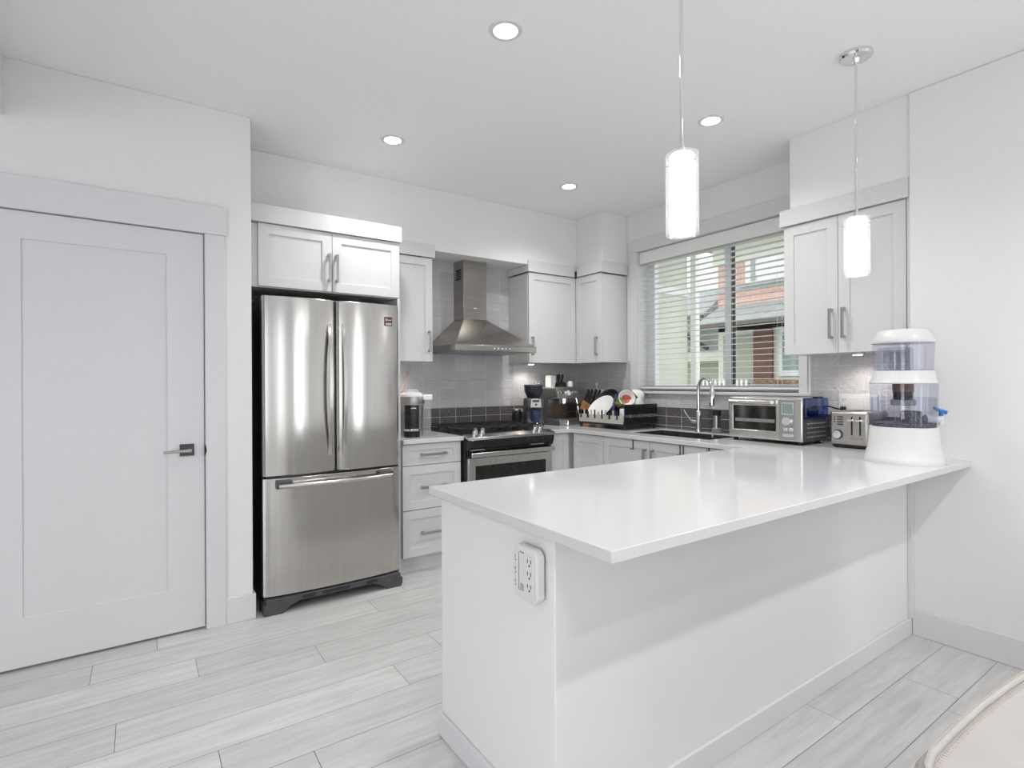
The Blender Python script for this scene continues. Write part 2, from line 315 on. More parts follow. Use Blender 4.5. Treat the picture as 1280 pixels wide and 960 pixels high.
# window casing, stool, frame, panes
struct('trim_6', B().box(XW - 0.018, WY1, WZ0, XW, WY1 + 0.075, WZ1), 'trim', bev=0.002)
struct('trim_7', B().box(XW - 0.022, WY0 - 0.06, WZ1, XW, WY1 + 0.082, WZ1 + 0.10), 'trim', bev=0.002)
struct('trim_8', B().box(XW - 0.018, WY0 - 0.055, WZ0, XW, WY0, WZ1), 'trim', bev=0.002)
struct('trim_9', B().box(XW - 0.035, WY0 - 0.075, WZ0 - 0.022, XW + 0.12, WY1 + 0.085, WZ0), 'trim', bev=0.003)
WF = XW + 0.115
w = struct('window_1', B().cells([WY0, WY0 + 0.04, 2.40, 2.455, WY1 - 0.085, WY1], [WZ0, WZ0 + 0.045, WZ1 - 0.05, WZ1],
    lambda u, v: u < WY0 + 0.04 or 2.40 < u < 2.455 or u > WY1 - 0.085 or v < WZ0 + 0.045 or v > WZ1 - 0.05, WF, WF + 0.05, 'x'), 'vinyl', bev=0.003)
struct('gasket', B().box(WF - 0.001, 2.385, WZ0 + 0.045, WF + 0.03, 2.40, WZ1 - 0.05), 'matblack', parent=w)
struct('pane', B().box(WF + 0.022, 2.455, WZ0 + 0.045, WF + 0.026, WY1 - 0.085, WZ1 - 0.05), 'glass', parent=w)
struct('pane', B().box(WF + 0.022, WY0 + 0.04, WZ0 + 0.045, WF + 0.026, 2.40, WZ1 - 0.05), 'glass', parent=w)
# pantry door
dp = struct('door_1', B().cells([-0.548, -0.441, 0.109, 0.273], [0.012, 0.232, 1.935, 2.060], lambda u, v: not (-0.441 < u < 0.109 and 0.232 < v < 1.935), YP + 0.004, YP + 0.042, 'y').box(-0.45, YP + 0.013, 0.22, 0.12, YP + 0.036, 1.945), 'trim', bev=0.0025)
struct('rosette', B().box(0.162, YP - 0.004, 0.909, 0.226, YP + 0.005, 0.970), 'darkgrey', parent=dp, bev=0.0015)
struct('lever', B().tube([(0.203, YP, 0.940), (0.203, YP - 0.05, 0.940)], 0.010).tube([(0.210, YP - 0.052, 0.940), (0.18, YP - 0.054, 0.940), (0.09, YP - 0.052, 0.938)], [0.009, 0.008, 0.0065]), 'nickel', parent=dp)
struct('latch_plate', B().prism([(0.270 + 0.009 * math.sin(t * PI / 8) + 0.002, 0.905 + 0.058 * t / 8 ) for t in range(9)], 'y', YP - 0.0185, YP - 0.0005), 'matblack', parent=dp)

# ------------------------------------------------------------------ cabinets
def handle_bm(x, z, L, vert, y0):
    b = B(); h = 0.0072
    if vert:
        b.box(x - h, y0 - 0.034, z - L / 2, x + h, y0 - 0.026, z + L / 2)
        for s in (-1, 1): b.box(x - h, y0 - 0.03, z + s * (L / 2 - h) - h, x + h, y0, z + s * (L / 2 - h) + h)
    else:
        h = 0.009
        b.box(x - L / 2, y0 - 0.034, z - h, x + L / 2, y0 - 0.026, z + h)
        for s in (-1, 1): b.box(x + s * (L / 2 - h) - h, y0 - 0.03, z - h, x + s * (L / 2 - h) + h, y0, z + h)
    return b
def front(parent, kind, x0, z0, x1, z1, rail=0.058, handle=None, rz=None):
    rz = rz or rail
    b = B().cells([x0, x0 + rail, x1 - rail, x1], [z0, z0 + rz, z1 - rz, z1], lambda u, v: not (x0 + rail < u < x1 - rail and z0 + rz < v < z1 - rz), -0.02, -0.001, 'y')
    b.box(x0 + rail - 0.004, -0.012, z0 + rz - 0.004, x1 - rail + 0.004, -0.003, z1 - rz + 0.004)
    d = obj(kind, b, 'cab', parent, bev=0.0012)
    if handle: obj('handle', handle_bm(*handle, -0.02), 'nickel', d, bev=0.001)
    return d

# cabinet over the fridge, with the tall gable beside the fridge
c = thing('fridge_cabinet', 'white two-door shaker cabinet right above the steel fridge', 'cabinet', (0.502, 3.40, 0))
obj('body', B().box(0, 0, 1.838, 0.918, 0.56, 2.20), 'cab', c)
obj('filler', B().box(0, -0.002, 1.838, 0.054, 0.0, 2.205), 'cab', c)
obj('side_panel', B().box(0.903, -0.02, 0.0, 0.920, 0.56, 1.8375), 'cab', c, bev=0.001)
front(c, 'door', 0.057, 1.843, 0.475, 2.206, handle=(0.455, 1.988, 0.17, True))
front(c, 'door', 0.478, 1.843, 0.918, 2.206, handle=(0.502, 1.988, 0.17, True))
obj('crown', B().box(0, -0.036, 2.210, 0.930, 0.232, 2.311), 'cab', c, bev=0.0015)
# narrow upper cabinet
c = thing('upper_cabinet', 'narrow white upper cabinet between the fridge cabinet and the range hood', 'cabinet', (1.424, 3.68, 0), group='white upper wall cabinets')
obj('body', B().box(0, 0, 1.437, 0.376, 0.28, 2.20), 'cab', c)
front(c, 'door', 0.003, 1.437, 0.374, 2.206, handle=(0.342, 1.585, 0.155, True))
obj('crown', B().box(0, -0.036, 2.210, 0.392, -0.0205, 2.305).box(0.376, -0.0205, 2.210, 0.392, 0.28, 2.266), 'cab', c, bev=0.0015)
# upper cabinet right of the hood
c = thing('upper_cabinet', 'white upper cabinet on the tiled back wall right of the range hood', 'cabinet', (2.690, 3.68, 0), group='white upper wall cabinets')
obj('body', B().box(0, 0, 1.447, 0.54, 0.28, 2.20), 'cab', c)
front(c, 'door', 0.003, 1.445, 0.5212, 2.206, handle=(0.032, 1.585, 0.155, True))
obj('crown', B().box(-0.012, -0.036, 2.210, 0.50, -0.0205, 2.305).box(-0.012, -0.0205, 2.210, 0.0, 0.28, 2.266), 'cab', c, bev=0.0015)
# corner upper cabinet on the window wall
c = thing('upper_cabinet', 'white upper cabinet in the corner just left of the window', 'cabinet', (3.232, 3.655, 0), -PI / 2, group='white upper wall cabinets')
obj('body', B().box(0, 0, 1.447, 0.318, 0.288, 2.20), 'cab', c)
front(c, 'door', -0.003, 1.445, 0.316, 2.206, handle=(0.270, 1.585, 0.155, True))
obj('crown', B().box(0.03, -0.036, 2.210, 0.334, -0.0205, 2.305).box(0.318, -0.0205, 2.210, 0.334, 0.288, 2.305), 'cab', c, bev=0.0015)
# upper cabinet on the right
c = thing('upper_cabinet', 'white double-door upper cabinet right of the window above the toaster', 'cabinet', (3.247, 1.770, 0), -PI / 2, group='white upper wall cabinets')
obj('body', B().box(0, 0, 1.437, 0.656, 0.28, 2.20), 'cab', c)
obj('filler', B().box(0.641, -0.018, 1.437, 0.656, -0.001, 2.209), 'cab', c)
front(c, 'door', 0.002, 1.435, 0.308, 2.206, handle=(0.276, 1.60, 0.17, True))
front(c, 'door', 0.311, 1.435, 0.638, 2.206, handle=(0.343, 1.60, 0.17, True))
obj('crown', B().box(-0.016, -0.038, 2.210, 0.656, 0.03, 2.308).box(-0.016, 0.03, 2.210, 0.0, 0.27, 2.308), 'cab', c, bev=0.0015)

# drawer unit left of the range
c = thing('drawer_cabinet', 'white base cabinet with three stacked drawers between fridge and range', 'cabinet', (1.425, 3.38, 0))
obj('body', B().box(0, 0, 0.105, 0.442, 0.58, 0.869), 'cab', c)
obj('toe_kick', B().box(0, 0.03, 0.0, 0.442, 0.05, 0.1045), 'cab', c)
for z0, z1, hz in ((0.724, 0.864, 0.794), (0.425, 0.719, 0.572), (0.110, 0.420, 0.265)):
    front(c, 'drawer', 0.002, z0, 0.440, z1, rail=0.058, rz=0.04 if z1 > .8 else 0.058, handle=(0.225, hz, 0.19, False))
# base cabinets right of the range and below the window
c = thing('base_cabinet', 'white base cabinet with a narrow door directly right of the range', 'cabinet', (2.663, 3.38, 0), group='white base cabinets')
obj('body', B().box(0, 0, 0.105, 0.86, 0.58, 0.869), 'cab', c); obj('toe_kick', B().box(0, 0.05, 0.0, 0.86, 0.07, 0.1045), 'cab', c)
front(c, 'door', 0.004, 0.110, 0.205, 0.864)
c = thing('base_cabinet', 'white base cabinet with one plain door in the corner below the dish rack', 'cabinet', (2.90, 3.340, 0), -PI / 2, group='white base cabinets')
obj('body', B().box(0, 0, 0.105, 0.362, 0.62, 0.80), 'cab', c); obj('toe_kick', B().box(0, 0.05, 0.0, 0.362, 0.07, 0.1045), 'cab', c)
front(c, 'door', 0.026, 0.110, 0.361, 0.864)
c = thing('base_cabinet', 'white double-door sink cabinet with black pulls below the window', 'cabinet', (2.90, 2.976, 0), -PI / 2, group='white base cabinets')
obj('body', B().box(0, 0, 0.105, 0.904, 0.62, 0.66).box(0, 0, 0.66, 0.904, 0.02, 0.869), 'cab', c); obj('toe_kick', B().box(0, 0.05, 0.0, 0.904, 0.07, 0.1045), 'cab', c)
front(c, 'door', 0.002, 0.110, 0.450, 0.864, handle=(0.418, 0.735, 0.155, True)); front(c, 'door', 0.453, 0.110, 0.902, 0.864, handle=(0.486, 0.735, 0.155, True))
c = thing('base_cabinet', 'white base cabinet below the window next to the peninsula counter', 'cabinet', (2.90, 2.070, 0), -PI / 2, group='white base cabinets')
obj('body', B().box(0, 0, 0.105, 0.29, 0.62, 0.80), 'cab', c); obj('toe_kick', B().box(0, 0.05, 0.0, 0.29, 0.07, 0.1045), 'cab', c)
front(c, 'door', 0.002, 0.110, 0.288, 0.864)
# hooks over the door tops
hk = None
for yy, lab in ((2.674, 'dark over-door hook left of the two sink cabinet pulls'), (2.268, 'left one of the paired over-door hooks right of the sink cabinet pulls'), (2.243, 'right one of the paired over-door hooks right of the sink cabinet pulls'), (2.052, 'over-door hook nearest the peninsula counter')):
    if hk is None:
        hk = tag(obj('door_hook', B().box(0, -0.004, -0.068, 0.004, 0.004, 0.003).box(0.0, -0.004, 0.0, 0.020, 0.004, 0.003).box(-0.022, -0.004, -0.068, 0.004, 0.004, -0.064).box(-0.022, -0.004, -0.068, -0.019, 0.004, -0.058), 'darkgrey', loc=(2.8755, yy, 0.866)), lab, 'hook', 'hooks over the sink cabinet doors')
    else: dup(hk, (2.8755, yy, 0.866), lab)

# peninsula
p = thing('kitchen_peninsula', 'white peninsula base with overhanging counter in the middle of the room', 'kitchen peninsula', (0.90, 1.115, 0))
obj('body', B().box(0, 0, 0, XR - 0.90, 0.655, 0.869), 'wall', p, bev=0.004)
obj('baseboard', B().box(-0.013, -0.013, 0, XR - 0.90 - 0.0005, 0.0, 0.083).box(-0.013, -0.013, 0, 0.0, 0.66, 0.083), 'trim', p, bev=0.003)
# countertops
CX = [0.865, 2.654, 2.862, 3.03, XR - 0.001, 3.42, XW]; CY = [0.868, 1.113, 1.80, 2.16, 2.86, 3.338, YB]
def csolid(u, v):
    if 3.03 < u < 3.42 and 2.16 < v < 2.86: return False
    if v < 1.113: return u < XR
    if v < 1.80: return True
    if v < 3.338: return u > 2.862
    return u > 2.654
tag(obj('countertop', B().cells(CX, CY, csolid, 0.87, 0.90, 'z'), 'quartz', bev=0.0025), 'long white quartz countertop running over the peninsula, below the window and into the corner', 'countertop')
tag(obj('countertop', B().box(0, 0, 0, 0.456, 0.632, 0.03), 'quartz', loc=(1.424, 3.338, 0.87), bev=0.0025), 'short white countertop between fridge and range under the coffee machine', 'countertop')
# sink
s = thing('sink', 'shade-darkened steel double-bowl undermount kitchen sink in front of the window', 'sink', (3.03, 2.16, 0.68))
obj('bowl', B().box(0.001, 0.001, 0, 0.389, 0.24, 0.004).box(0.0005, 0.001, 0, 0.004, 0.24, 0.212).box(0.386, 0.001, 0, 0.3895, 0.24, 0.212).box(0.004, 0.0005, 0, 0.386, 0.004, 0.212), 'sinkshade', s)
obj('bowl', B().box(0.001, 0.255, 0, 0.389, 0.699, 0.004).box(0.0005, 0.255, 0, 0.004, 0.699, 0.212).box(0.386, 0.255, 0, 0.3895, 0.699, 0.212).box(0.004, 0.696, 0, 0.386, 0.6995, 0.212), 'sinkshade', s)
obj('divider', B().box(0.004, 0.24, 0, 0.386, 0.255, 0.165), 'sinkshade', s, bev=0.004)
for yy in (0.12, 0.48): obj('drain', B().lathe([(0.04, 0), (0.04, 0.004), (0.025, 0.005)], 24, (0.195, yy, 0.004)), 'chrome', s)
# faucet
f = thing('faucet', 'chrome gooseneck kitchen faucet below the window', 'faucet', (3.445, 2.545, 0.90))
obj('base', B().lathe([(0.026, 0), (0.026, 0.02), (0.021, 0.03), (0.0205, 0.15), (0.016, 0.16)], 24), 'chrome', f)
d = Vector((-0.35, -0.94, 0)).normalized()
pts = [(0, 0, 0.15), (0, 0, 0.26)] + [tuple(d * (0.085 - 0.085 * math.cos(t * PI / 12)) + Vector((0, 0, 0.315 + 0.09 * math.sin(t * PI / 12)))) for t in range(13)] + [tuple(d * 0.17 + Vector((0, 0, 0.29)))]
obj('spout', B().tube(pts, 0.0125, 14), 'chrome', f)
q = d * 0.17
obj('spray_head', B().lathe([(0.015, 0.20), (0.020, 0.205), (0.021, 0.25), (0.015, 0.31), (0.013, 0.315)], 20, (q.x, q.y, 0)), 'chrome', f)
obj('lever', B().tube([(-0.004, 0.01, 0.075), (-0.03, 0.045, 0.082)], 0.014, 14).tube([(-0.03, 0.045, 0.085), (-0.04, 0.075, 0.125), (-0.045, 0.10, 0.165)], [0.006, 0.005, 0.0045], 10), 'chrome', f)
# grinder by the oven
g = thing('pepper_mill', 'clear pepper mill with black cap beside the faucet', 'pepper mill', (3.452, 2.395, 0.90))
obj('base', B().lathe([(0.033, 0), (0.034, 0.004), (0.034, 0.035), (0.028, 0.04)], 24), 'grey', g)
obj('glass_body', B().lathe([(0.027, 0.04), (0.026, 0.13)], 24), 'nickel', g)
obj('cap', B().lathe([(0.028, 0.13), (0.029, 0.134), (0.029, 0.165), (0.022, 0.172)], 24), 'matblack', g)

# ------------------------------------------------------------------ fridge
F = thing('refrigerator', 'stainless steel french-door refrigerator with bottom freezer drawer beside the pantry wall', 'refrigerator', (0.552, 3.235, 0))
FWD = 0.80
obj('body', B().box(0.004, 0.065, 0.06, FWD - 0.004, 0.70, 1.775).box(0.02, 0.03, 0.09, FWD - 0.02, 0.065, 1.75), 'black', F, bev=0.003)
def fdoor(x0, x1, z0, z1, sag):
    n = 28; ring = []
    w_ = x1 - x0
    for i in range(n + 1):
        t = i / n; xx = x0 + w_ * t; e = min(t, 1 - t) * w_
        yy = 0.012 * max(0, 1 - e / 0.016) ** 2 - sag * (1 - (2 * t - 1) ** 2)
        ring.append((xx, yy))
    ring += [(x1, 0.06), (x0, 0.06)]
    return B().rings([[(a, b_, z) for a, b_ in ring] for z in (z0, z1)])
fd = obj('door', fdoor(0.0, 0.399, 0.762, 1.768, 0.020), 'fridge_steel', F, bev=0.002)
fd2 = obj('door', fdoor(0.408, FWD, 0.762, 1.768, 0.020), 'fridge_steel', F, bev=0.002)
fd3 = obj('freezer_drawer', fdoor(0.0, FWD, 0.092, 0.748, 0.026), 'fridge_steel', F, bev=0.002)
def vh(x):
    b = B(); R = []
    for k in range(17):
        t = k / 16; z = 0.85 + 0.785 * t; out = -0.002 + 0.056 * math.sin(PI * t) ** 0.6
        R.append([(x - 0.010, -0.006 - out, z), (x + 0.010, -0.006 - out, z), (x + 0.010, -0.006 - out + 0.012, z), (x - 0.010, -0.006 - out + 0.012, z)])
    b.rings(R)
    return b
obj('handle', vh(0.362), 'steel', fd, bev=0.002); obj('handle', vh(0.445), 'steel', fd2, bev=0.002)
hp = []
for k in range(17):
    t = k / 16; x = 0.075 + 0.655 * t; yy = -0.045 - 0.03 * math.sin(PI * t); hp.append((x, yy, 0.708))
obj('handle', B().tube(hp, 0.0125, 12), 'steel', fd3)
for x in (0.062, 0.655): obj('handle_bracket', B().box(x, -0.046, 0.693, x + 0.085, -0.004, 0.735), 'darkgrey', fd3, bev=0.004)
gp = [(-0.004, 0.0), (0.03, -0.0), (0.09, 0.0), (0.14, 0.035), (0.19, 0.052), (0.61, 0.052), (0.66, 0.035), (0.71, 0.0), (0.79, 0.0), (0.804, 0.02), (0.804, 0.055), (0.79, 0.062), (0.79, 0.084), (0.01, 0.084), (0.01, 0.062), (-0.004, 0.055)]
obj('kick_grille', B().prism(gp, 'y', -0.035, 0.10), 'darkgrey', F, bev=0.004)
for x0, x1 in ((0.20, 0.27), (0.31, 0.47), (0.57, 0.64)):
    for z in (0.062, 0.072): obj('vent_slot', B().box(x0, -0.037, z, x1, -0.034, z + 0.006), 'matblack', F)
st = obj('energy_sticker', B().box(0.70, -0.0195, 1.635, 0.748, -0.006, 1.690), 'sticker', fd2)
lw_ = B().rings([[(0.711 + r * math.cos(a * PI / 8), -0.0205 + 0.0001 * (r < .004), 1.672 + r * math.sin(a * PI / 8)) for a in range(16)] for r in (0.004, 0.0075)], cap=False)
for z in (1.669, 1.648, 1.640): lw_.box(0.722 if z > 1.66 else 0.706, -0.0205, z, 0.743, -0.0195, z + 0.004)
obj('sticker_print', lw_, 'white', st)

# ------------------------------------------------------------------ range
R = thing('gas_range', 'slide-in gas range with black cooktop and steel-framed oven door', 'range', (1.884, 3.30, 0))
RW = 0.763
obj('body', B().box(0, 0.03, 0.02, RW, 0.64, 0.89), 'matblack', R, bev=0.002)
obj('cooktop', B().box(-0.002, 0.03, 0.891, RW + 0.002, 0.655, 0.908), 'black', R, bev=0.003)
obj('front_rail', B().prism([(-0.035, 0.872), (-0.033, 0.892), (0.05, 0.912), (0.05, 0.895), (-0.015, 0.872)], 'x', -0.004, RW + 0.004), 'steel', R, bev=0.003)
obj('control_panel', B().prism([(-0.03, 0.871), (0.029, 0.871), (0.029, 0.792), (-0.005, 0.792), (-0.024, 0.83)], 'x', 0.002, RW - 0.002), 'black', R, bev=0.004)
for k, x in enumerate((0.085, 0.145, 0.62, 0.67)):
    kn = obj('knob', B().tube([(x, 0.045, 0.905), (x, 0.036, 0.925), (x, 0.028, 0.940)], [0.021, 0.020, 0.017], 20), 'chrome', R)
    obj('grip', B().box(x - 0.004, 0.012, 0.93, x + 0.004, 0.042, 0.952).xf(Matrix.Identity(4)), 'nickel', kn, bev=0.002)
od = obj('oven_door', B().cells([0.008, 0.066, RW - 0.066, RW - 0.008], [0.20, 0.27, 0.685, 0.742], lambda u, v: not (0.066 < u < RW - 0.066 and 0.27 < v < 0.685), -0.005, 0.029, 'y'), 'steel', R, bev=0.003)
obj('oven_window', B().box(0.060, 0.002, 0.262, RW - 0.060, 0.02, 0.692), 'ovenglass', od)
obj('top_strip', B().box(0.008, 0.002, 0.744, RW - 0.008, 0.029, 0.788), 'black', od)
obj('handle', B().box(0.012, -0.052, 0.752, RW - 0.012, -0.036, 0.785).box(0.03, -0.04, 0.758, 0.06, 0.004, 0.780).box(RW - 0.06, -0.04, 0.758, RW - 0.03, 0.004, 0.780), 'steel', od, bev=0.004)
obj('badge_strip', B().box(0.54, -0.0275, 0.808, 0.66, -0.01, 0.812), 'grey', R)
obj('badge_strip', B().box(0.02, -0.0275, 0.800, 0.13, -0.008, 0.804), 'grey', R)
obj('storage_drawer', B().box(0.008, -0.003, 0.05, RW - 0.008, 0.029, 0.19), 'steel', R, bev=0.003)
gi = 0
for x0, x1 in ((0.02, 0.262), (0.268, 0.495), (0.501, 0.743)):
    b = B(); zt = 0.935
    for xx in (x0, x1 - 0.012): b.box(xx, 0.09, zt, xx + 0.012, 0.62, zt + 0.012)
    for yy in (0.09, 0.20, 0.345, 0.49, 0.608): b.box(x0, yy, zt, x1, yy + 0.012, zt + 0.012)
    b.box((x0 + x1) / 2 - 0.006, 0.09, zt, (x0 + x1) / 2 + 0.006, 0.62, zt + 0.012)
    for xx in (x0, x1 - 0.012):
        for yy in (0.09, 0.345, 0.608): b.box(xx, yy, 0.908, xx + 0.012, yy + 0.012, zt)
    obj('grate', b, 'matblack', R, bev=0.002)
for x, yy, r in ((0.14, 0.21, 0.04), (0.14, 0.48, 0.03), (0.38, 0.345, 0.05), (0.62, 0.21, 0.035), (0.62, 0.48, 0.04)):
    obj('burner', B().lathe([(r + 0.012, 0.908), (r + 0.010, 0.918), (r, 0.920), (r, 0.928), (r - 0.006, 0.931)], 24, (x, yy, 0)), 'matblack', R)

# ------------------------------------------------------------------ range hood
H = thing('range_hood', 'stainless steel chimney range hood on the tiled wall above the range', 'range hood', (2.252, YB - 0.009, 1.515))
a = [(-0.367, -0.495), (0.367, -0.495), (0.367, 0), (-0.367, 0)]; t_ = [(-0.112, -0.165), (0.112, -0.165), (0.112, 0), (-0.112, 0)]
obj('canopy', B().rings([[(x, yy, 0.045) for x, yy in a], [(x, yy, 0.275) for x, yy in t_]]), 'hood_steel', H, bev=0.002)
obj('lip', B().box(-0.369, -0.497, 0, 0.369, 0, 0.0445), 'hood_steel', H, bev=0.002)
ch = obj('chimney', B().box(-0.112, -0.165, 0.2755, 0.108, 0, 0.752), 'hood_steel', H, bev=0.002)
v = B()
for k in range(5): v.box(-0.1135, -0.125, 0.60 + k * 0.018, -0.111, -0.045, 0.612 + k * 0.018)
obj('vent_grille', v, 'matblack', ch)
for k in range(5): obj('button', B().lathe([(0.006, 0), (0.005, 0.003)], 12).xf(Matrix.Translation((-0.03 + k * 0.035, -0.497, 0.022)) @ Matrix.Rotation(PI / 2, 4, 'X')), 'white', H)
obj('filter_panel', B().box(-0.33, -0.46, -0.006, 0.33, -0.03, -0.0005), 'grey', H)
obj('badge', B().box(-0.018, -0.1665, 0.365, 0.012, -0.165, 0.371), 'white', ch)

# ------------------------------------------------------------------ coffee machine by the fridge
K = thing('coffee_machine', 'silver and black capsule coffee machine on the short counter beside the fridge', 'coffee machine', (1.590, 3.575, 0.90), math.radians(-24))
obj('column', B().lathe([(0.078, 0.0), (0.080, 0.02), (0.080, 0.222)], 40), 'nickel', K)
obj('head', B().lathe([(0.080, 0.2225), (0.086, 0.226), (0.087, 0.285), (0.080, 0.30), (0.045, 0.318), (0.02, 0.321)], 40), 'white', K)
obj('head_band', B().lathe([(0.0875, 0.228), (0.0885, 0.232), (0.0885, 0.278), (0.0875, 0.282)], 40), 'nickel', K)
obj('front_panel', B().prism([(0.084 * math.sin(x * 0.1), -0.084 * math.cos(x * 0.1)) for x in range(-6, 7)] + [(0.06, -0.03), (-0.06, -0.03)][::1], 'z', 0.012, 0.221), 'black', K)
obj('drip_tray', B().prism([(0.06 * math.cos(x * PI / 8), -0.085 - 0.055 * math.sin(x * PI / 8)) for x in range(9)], 'z', 0.045, 0.060), 'chrome', K, bev=0.002)
obj('tray_base', B().prism([(0.055 * math.cos(x * PI / 8), -0.075 - 0.05 * math.sin(x * PI / 8)) for x in range(9)], 'z', 0.0, 0.044), 'black', K)
obj('water_tank', B().box(0.083, -0.035, 0.03, 0.135, 0.05, 0.255), 'clear', K, bev=0.010, seg=3)
obj('tank_lid', B().box(0.078, -0.045, 0.255, 0.145, 0.055, 0.295), 'porcelain', K, bev=0.008, seg=3)
obj('lever', B().tube([(-0.05, -0.03, 0.312), (-0.03, -0.05, 0.330), (0.03, -0.05, 0.330), (0.05, -0.03, 0.312)], 0.006, 10), 'chrome', K)
obj('brand_mark', B().box(-0.005, -0.0862, 0.198, 0.03, -0.082, 0.205), 'white', K)
tag(obj('wooden_stick', B().tube([(0, 0, 0), (0.285, 0.273, 0.457)], 0.004, 8), 'tan', loc=(1.440, 3.675, 0.9045)), 'thin wooden stick leaning on the tiles behind the capsule coffee machine', 'stick')

# ------------------------------------------------------------------ coffee corner
ca = thing('canister', 'small dark canister with a steel lid left of the coffee grinder', 'canister', (2.712, 3.868, 0.90))
obj('jar', B().lathe([(0.044, 0), (0.046, 0.004), (0.046, 0.118), (0.043, 0.12)], 28), 'canister', ca)
obj('lid', B().lathe([(0.046, 0.1205), (0.047, 0.124), (0.047, 0.145), (0.03, 0.150)], 28), 'steel', ca)
obj('clasp', B().cyl((0.02, -0.052, 0.135), (0.02, -0.046, 0.135), 0.012, 14), 'white', ca)
G = thing('coffee_grinder', 'dark grey coffee grinder with a bean hopper left of the espresso machine', 'coffee grinder', (2.765, 3.70, 0.90), math.radians(-22))
obj('body', B().prism([(-0.075, 0.0), (0.075, 0), (0.075, 0.045), (0.045, 0.06), (0.05, 0.14), (0.078, 0.16), (0.078, 0.215), (0.058, 0.245), (-0.058, 0.245), (-0.08, 0.205), (-0.08, 0.03)][::-1], 'x', -0.075, 0.075).xf(Matrix.Rotation(PI, 4, 'Z')), 'darkgrey', G, bev=0.014, seg=3)
obj('hopper', B().lathe([(0.05, 0.246), (0.062, 0.262), (0.078, 0.30), (0.080, 0.345), (0.076, 0.345)], 32), 'canister', G)
obj('lid', B().lathe([(0.081, 0.3455), (0.082, 0.352), (0.078, 0.358)], 32), 'darkgrey', G)
obj('lid_knob', B().rings([[(0.04 + (0.012 + 0.003 * math.cos(j * PI / 4)) * math.cos(i * PI / 10), 0.003 * math.sin(j * PI / 4), 0.3735 + (0.012 + 0.003 * math.cos(j * PI / 4)) * math.sin(i * PI / 10)) for j in range(8)] for i in range(21)], cap=False), 'chrome', G)
gcp = obj('control_panel', B().prism([(-0.05, 0.165), (0.05, 0.165), (0.042, 0.238), (-0.042, 0.238)], 'y', -0.083, -0.076), 'nickel', G, bev=0.004)
obj('display', B().box(-0.03, -0.0845, 0.210, 0.03, -0.083, 0.230), 'darkgrey', gcp)
obj('button', B().cyl((0, -0.087, 0.190), (0, -0.082, 0.190), 0.010, 16), 'darkgrey', gcp)
obj('grounds_jar', B().lathe([(0.036, 0.046), (0.038, 0.05), (0.038, 0.14)], 24, (0, -0.055, 0)), 'navy', G)
obj('foot_dial', B().lathe([(0.010, 0), (0.012, 0.004), (0.012, 0.035), (0.008, 0.04)], 14, (0.0, -0.098, 0)), 'chrome', G)
E_ = thing('espresso_machine', 'stainless espresso machine with a pressure gauge in the tiled corner', 'espresso machine', (3.100, 3.768, 0.90), math.radians(5))
ew = 0.135
obj('body', B().box(-ew, 0.02, 0.012, ew, 0.165, 0.315), 'satin', E_, bev=0.006)
obj('side_cheek', B().prism([(-0.15, 0.0), (0.165, 0.0), (0.165, 0.32), (-0.10, 0.32), (-0.13, 0.255), (0.0, 0.235), (0.0, 0.06), (-0.15, 0.05)], 'x', -ew - 0.012, -ew - 0.0005), 'darkgrey', E_, bev=0.003)
obj('head', B().prism([(-0.135, 0.235), (0.02, 0.225), (0.02, 0.32), (-0.095, 0.32)], 'x', -ew, ew), 'satin', E_, bev=0.005)
obj('top_tray', B().box(-ew - 0.008, -0.09, 0.3205, ew + 0.005, 0.165, 0.334), 'satin', E_, bev=0.003)
obj('drip_tray', B().box(-ew, -0.155, 0.0, ew, 0.02, 0.052), 'satin', E_, bev=0.005)
obj('drip_grate', B().box(-ew + 0.01, -0.145, 0.0525, ew - 0.01, 0.01, 0.056), 'darkgrey', E_)
ns = Vector((0, -0.905, 0.426))
def onhead(x, s_): return Vector((x, -0.135 + 0.04 * s_, 0.235 + 0.085 * s_))
ga = obj('pressure_gauge', B().tube([onhead(0, .5), onhead(0, .5) + ns * 0.012], 0.030, 28), 'chrome', E_)
obj('gauge_face', B().tube([onhead(0, .5) + ns * 0.0121, onhead(0, .5) + ns * 0.014], 0.024, 28), 'white', ga)
for x in (-0.105, -0.07, 0.07, 0.105): obj('button', B().tube([onhead(x, .6), onhead(x, .6) + ns * 0.006], 0.011, 16), 'chrome', E_)
obj('group_head', B().lathe([(0.036, 0.185), (0.040, 0.19), (0.040, 0.234)], 24, (0, -0.065, 0)), 'chrome', E_)
obj('steam_wand', B().tube([(0.115, -0.10, 0.245), (0.125, -0.115, 0.18), (0.12, -0.13, 0.09)], 0.006, 10), 'chrome', E_)
obj('portafilter', B().tube([(0, -0.10, 0.195), (0.0, -0.19, 0.19)], 0.011, 12), 'matblack', E_)
obj('tray_corner_dial', B().lathe([(0.02, 0.0), (0.02, 0.04)], 16, (-0.06, -0.17, 0.006)), 'chrome', E_)
tag(obj('cup_stack', B().lathe([(0.024, 0.0), (0.034, 0.06), (0.03, 0.06), (0.036, 0.10), (0.033, 0.10), (0.022, 0.02)], 24), 'porcelain', loc=(3.060, 3.81, 1.2345)), 'stack of white cups on top of the espresso machine', 'cup')
tag(obj('white_box', B().box(-0.012, -0.04, 0, 0.012, 0.04, 0.105), 'paper', loc=(3.015, 3.80, 1.2345), bev=0.002), 'narrow white carton standing left on the espresso machine top', 'box')
tp = thing('coffee_tamper', 'black tamper stand with handles on top of the espresso machine', 'tamper', (3.147, 3.81, 1.2345), 0.3)
obj('stand', B().lathe([(0.055, 0), (0.06, 0.008), (0.05, 0.04), (0.02, 0.045)], 24), 'matblack', tp)
